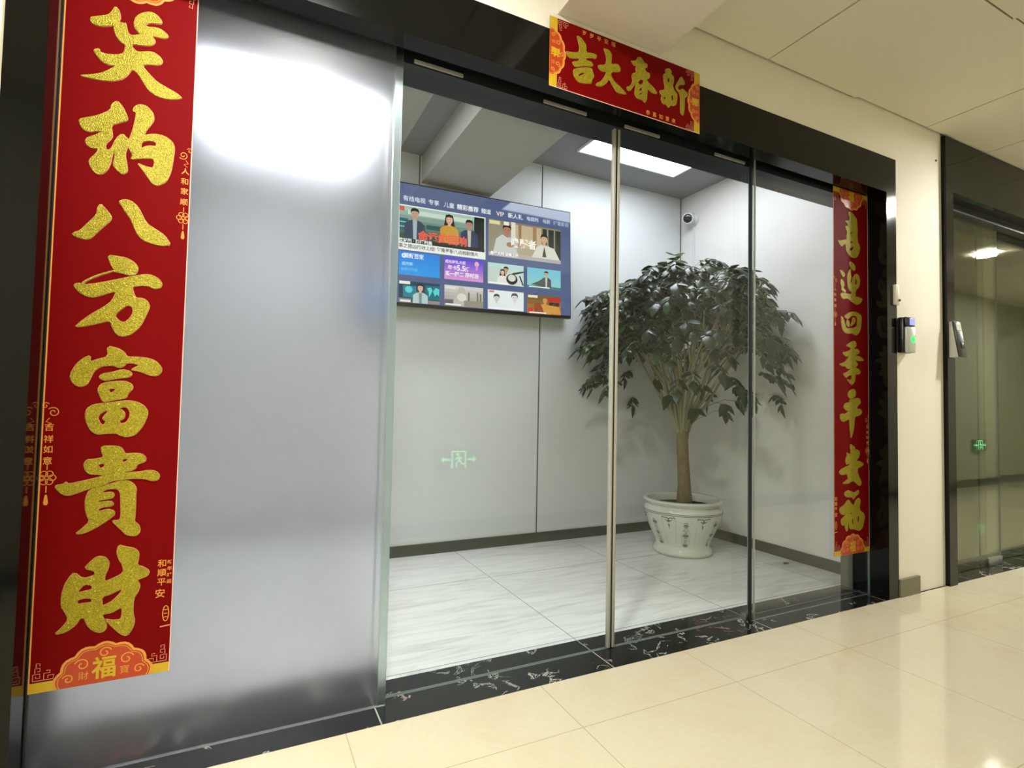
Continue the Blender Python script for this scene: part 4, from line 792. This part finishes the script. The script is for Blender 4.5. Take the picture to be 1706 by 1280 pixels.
# ------------------------------------------------------------------ security camera
M_cam = mat('white_camera_plastic', '#d6d8dc', .35); M_lens = mat('camera_lens', '#1d212b', .08)
cc = empty('security_camera', (XR, 1.455, 2.325), 'small white security camera on the right wall above the tree near the corner', 'security camera')
cp = Vector((XR-.062, 1.455, 2.322)); look = Vector((-.80, -.60, -.22)).normalized()
rot = look.to_track_quat('Z', 'Y').to_matrix().to_4x4()
MB().lathe([(.05, 0), (.05, .012), (.036, .030), (.03, .036)], M_cam, 28, Matrix.Translation((XR, 1.455, 2.325)) @ Matrix.Rotation(R_(-90), 4, 'Y')).build('base', cc)
bl = MB().lathe([(.016, -.044), (.036, -.030), (.044, -.008), (.045, .006), (.043, .024), (.038, .032), (.033, .034)], M_cam, 32, Matrix.Translation(cp) @ rot)
bdy = bl.build('body', cc)
MB().lathe([(.033, .0335), (.030, .036), (.018, .039), (.006, .040)], M_lens, 28, Matrix.Translation(cp) @ rot).build('lens', bdy, 'dark round lens')
MB().box(XR-.012, XR, 1.447, 1.463, 1.2, 2.275, M_cam, .002).build('cable_cover', cc, 'thin white cable cover')

# ------------------------------------------------------------------ access devices
M_dev = mat('silver_plastic', '#b9bcae', .3); M_devk = mat('black_plastic', '#0c0c10', .25)
ac = empty('access_reader', (2.934, .008, 1.285), 'access card reader with blue screen and green light on the cream pillar', 'access reader')
MB().box(2.893, 2.975, -.022, .008, 1.197, 1.374, M_devk, .006).build('housing', ac, 'black back housing')
MB().box(2.898, 2.975, -.038, -.022, 1.197, 1.326, M_dev, .008).build('front_cover', ac, 'silver grey front cover')
sh = MB().box(2.895, 2.975, -.034, -.022, 1.329, 1.374, M_devk, .004).build('screen_frame', ac)
MB().box(2.926, 2.968, -.0352, -.0338, 1.335, 1.368, mat('blue_lcd', (.02, .02, .03), .2, emit='#9aa8ff', es=1.1)).build('screen', sh, 'glowing pale blue screen')
gb = Matrix.Translation((2.946, -.038, 1.263)) @ Matrix.Rotation(R_(90), 4, 'X')
MB().lathe([(.0175, 0), (.0175, .0015), (.013, .0018)], mat('green_led', (.0, .05, .01), .3, emit=(.02, 1.0, .12), es=2.2), 24, gb).build('touch_ring', ac, 'round glowing green button')
MB().lathe([(.006, .0018), (.006, .0026), (.002, .0028)], mat('green_led_core', (.0, .05, .01), .3, emit=(.01, .45, .08), es=1.0), 16, gb).build('touch_core', ac)

fd = empty('fingerprint_reader', (3.365, -.014, 1.29), 'grey fingerprint reader sticking out from the black jamb of the second entrance', 'fingerprint reader')
wv = [(x_, y_, z_) for x_ in (3.333, 3.398) for y_, z_ in ((-.014, 1.198), (-.014, 1.388), (-.026, 1.388), (-.054, 1.198))]
MB().add(wv, [(0, 1, 2, 3), (4, 7, 6, 5), (0, 3, 7, 4), (1, 5, 6, 2), (2, 6, 7, 3), (0, 4, 5, 1)], M_dev).build('wedge_body', fd, 'light grey wedge body')
tl = math.atan2(.028, .19); TM = Matrix.Translation((3.3655, -.026, 1.388)) @ Matrix.Rotation(-tl, 4, 'X')
fp = MB().box(-.035, .035, -.012, 0, -.1945, .002, mat('dark_grey_plastic', '#1f1f1b', .3), .006, TM).build('front_plate', fd, 'dark grey front plate')
MB().box(-.024, .020, -.0135, -.0115, -.050, -.014, mat('pale_lcd', '#b9baa8', .2), 0, TM).build('screen', fp, 'small pale screen')
MB().box(-.012, .016, -.0145, -.0115, -.146, -.112, M_devk, .003, TM).build('sensor', fp, 'black fingerprint sensor')

sw = empty('door_switch', (2.866, 0, 1.48), 'small white plastic switch box on the edge of the right black jamb', 'switch')
MB().box(2.847, 2.8795, -.014, 0, 1.432, 1.532, mat('white_switch_plastic', '#cfc9b4', .4), .003).build('box', sw)
MB().lathe([(.0065, 0), (.0065, .006), (.004, .008)], mat('grey_button', '#5a574a', .4), 14, Matrix.Translation((2.874, -.0135, 1.455)) @ Matrix.Rotation(R_(90), 4, 'X')).build('button', sw, 'small dark button')

an = MB().lathe([(.0, 0), (.006, 0), (.005, .004), (.002, .005)], mat('dark_anchor', '#4a453a', .6), 12, Matrix.Translation((3.268, .008, 2.255)) @ Matrix.Rotation(R_(90), 4, 'X')).build('wall_screw', None, None, (3.268, .008, 2.255))
tag(an, 'small dark screw high on the cream pillar beside the second black portal', 'screw')

# exit signs low on the far side of the corridor (seen reflected in the glass)
M_signg = mat('green_sign_face', (.0, .03, .01), .3, emit='#0f6a2a', es=.6)
M_signw = mat('sign_lit_mark', (.05, .2, .08), .3, emit=(.30, 1.0, .40), es=5.0)
def exit_sign(x, z, label):
    o = empty('exit_sign', (x, YW, z), label, 'exit sign', None)
    MB().box(x-.17, x+.17, YW, YW+.022, z-.075, z+.075, mat('sign_case', '#6d7468', .4), .004).build('case', o)
    p = MB().box(x-.155, x+.155, YW+.021, YW+.0225, z-.062, z+.062, M_signg); fc = p.build('face', o, 'green lit face')
    g = MB(); F = lambda a, b: (x-a, YW+.0232, z+b)      # faces +y, so mirrored in x
    def q(pts): g.add([F(*p_) for p_ in pts], [tuple(range(len(pts)))], M_signw)
    for r_ in ((-.055, -.044, -.06, .06), (.044, .055, -.06, .06), (-.055, .055, .050, .06)): q(rect(*r_))
    q(ell(.008, .034, .012, .012, 12)); q([(-.008, .020), (.011, .020), (.005, -.014), (-.014, -.014)])
    for a, b in (((-.008, -.010), (-.026, -.034)), ((-.026, -.034), (-.042, -.030)), ((0, -.010), (.018, -.028)), ((.018, -.028), (.014, -.056)), ((.004, .016), (.026, .002)), ((-.004, .018), (-.024, .006))):
        v_, f_ = stroke([a, b], .011); g.add([F(u, w_) for u, w_, _ in v_], f_, M_signw)
    q(rect(-.112, -.066, -.007, .007)); q([(-.132, 0), (-.106, .024), (-.106, -.024)])
    q(rect(.066, .112, -.007, .007)); q([(.132, 0), (.106, .024), (.106, -.024)])
    g.build('running_figure', fc, 'lit running figure and arrows')
exit_sign(1.34, .514, 'green exit sign low on the corridor wall facing the glass doors')
exit_sign(8.27, .513, 'green exit sign low on the corridor wall reflected in the second entrance')
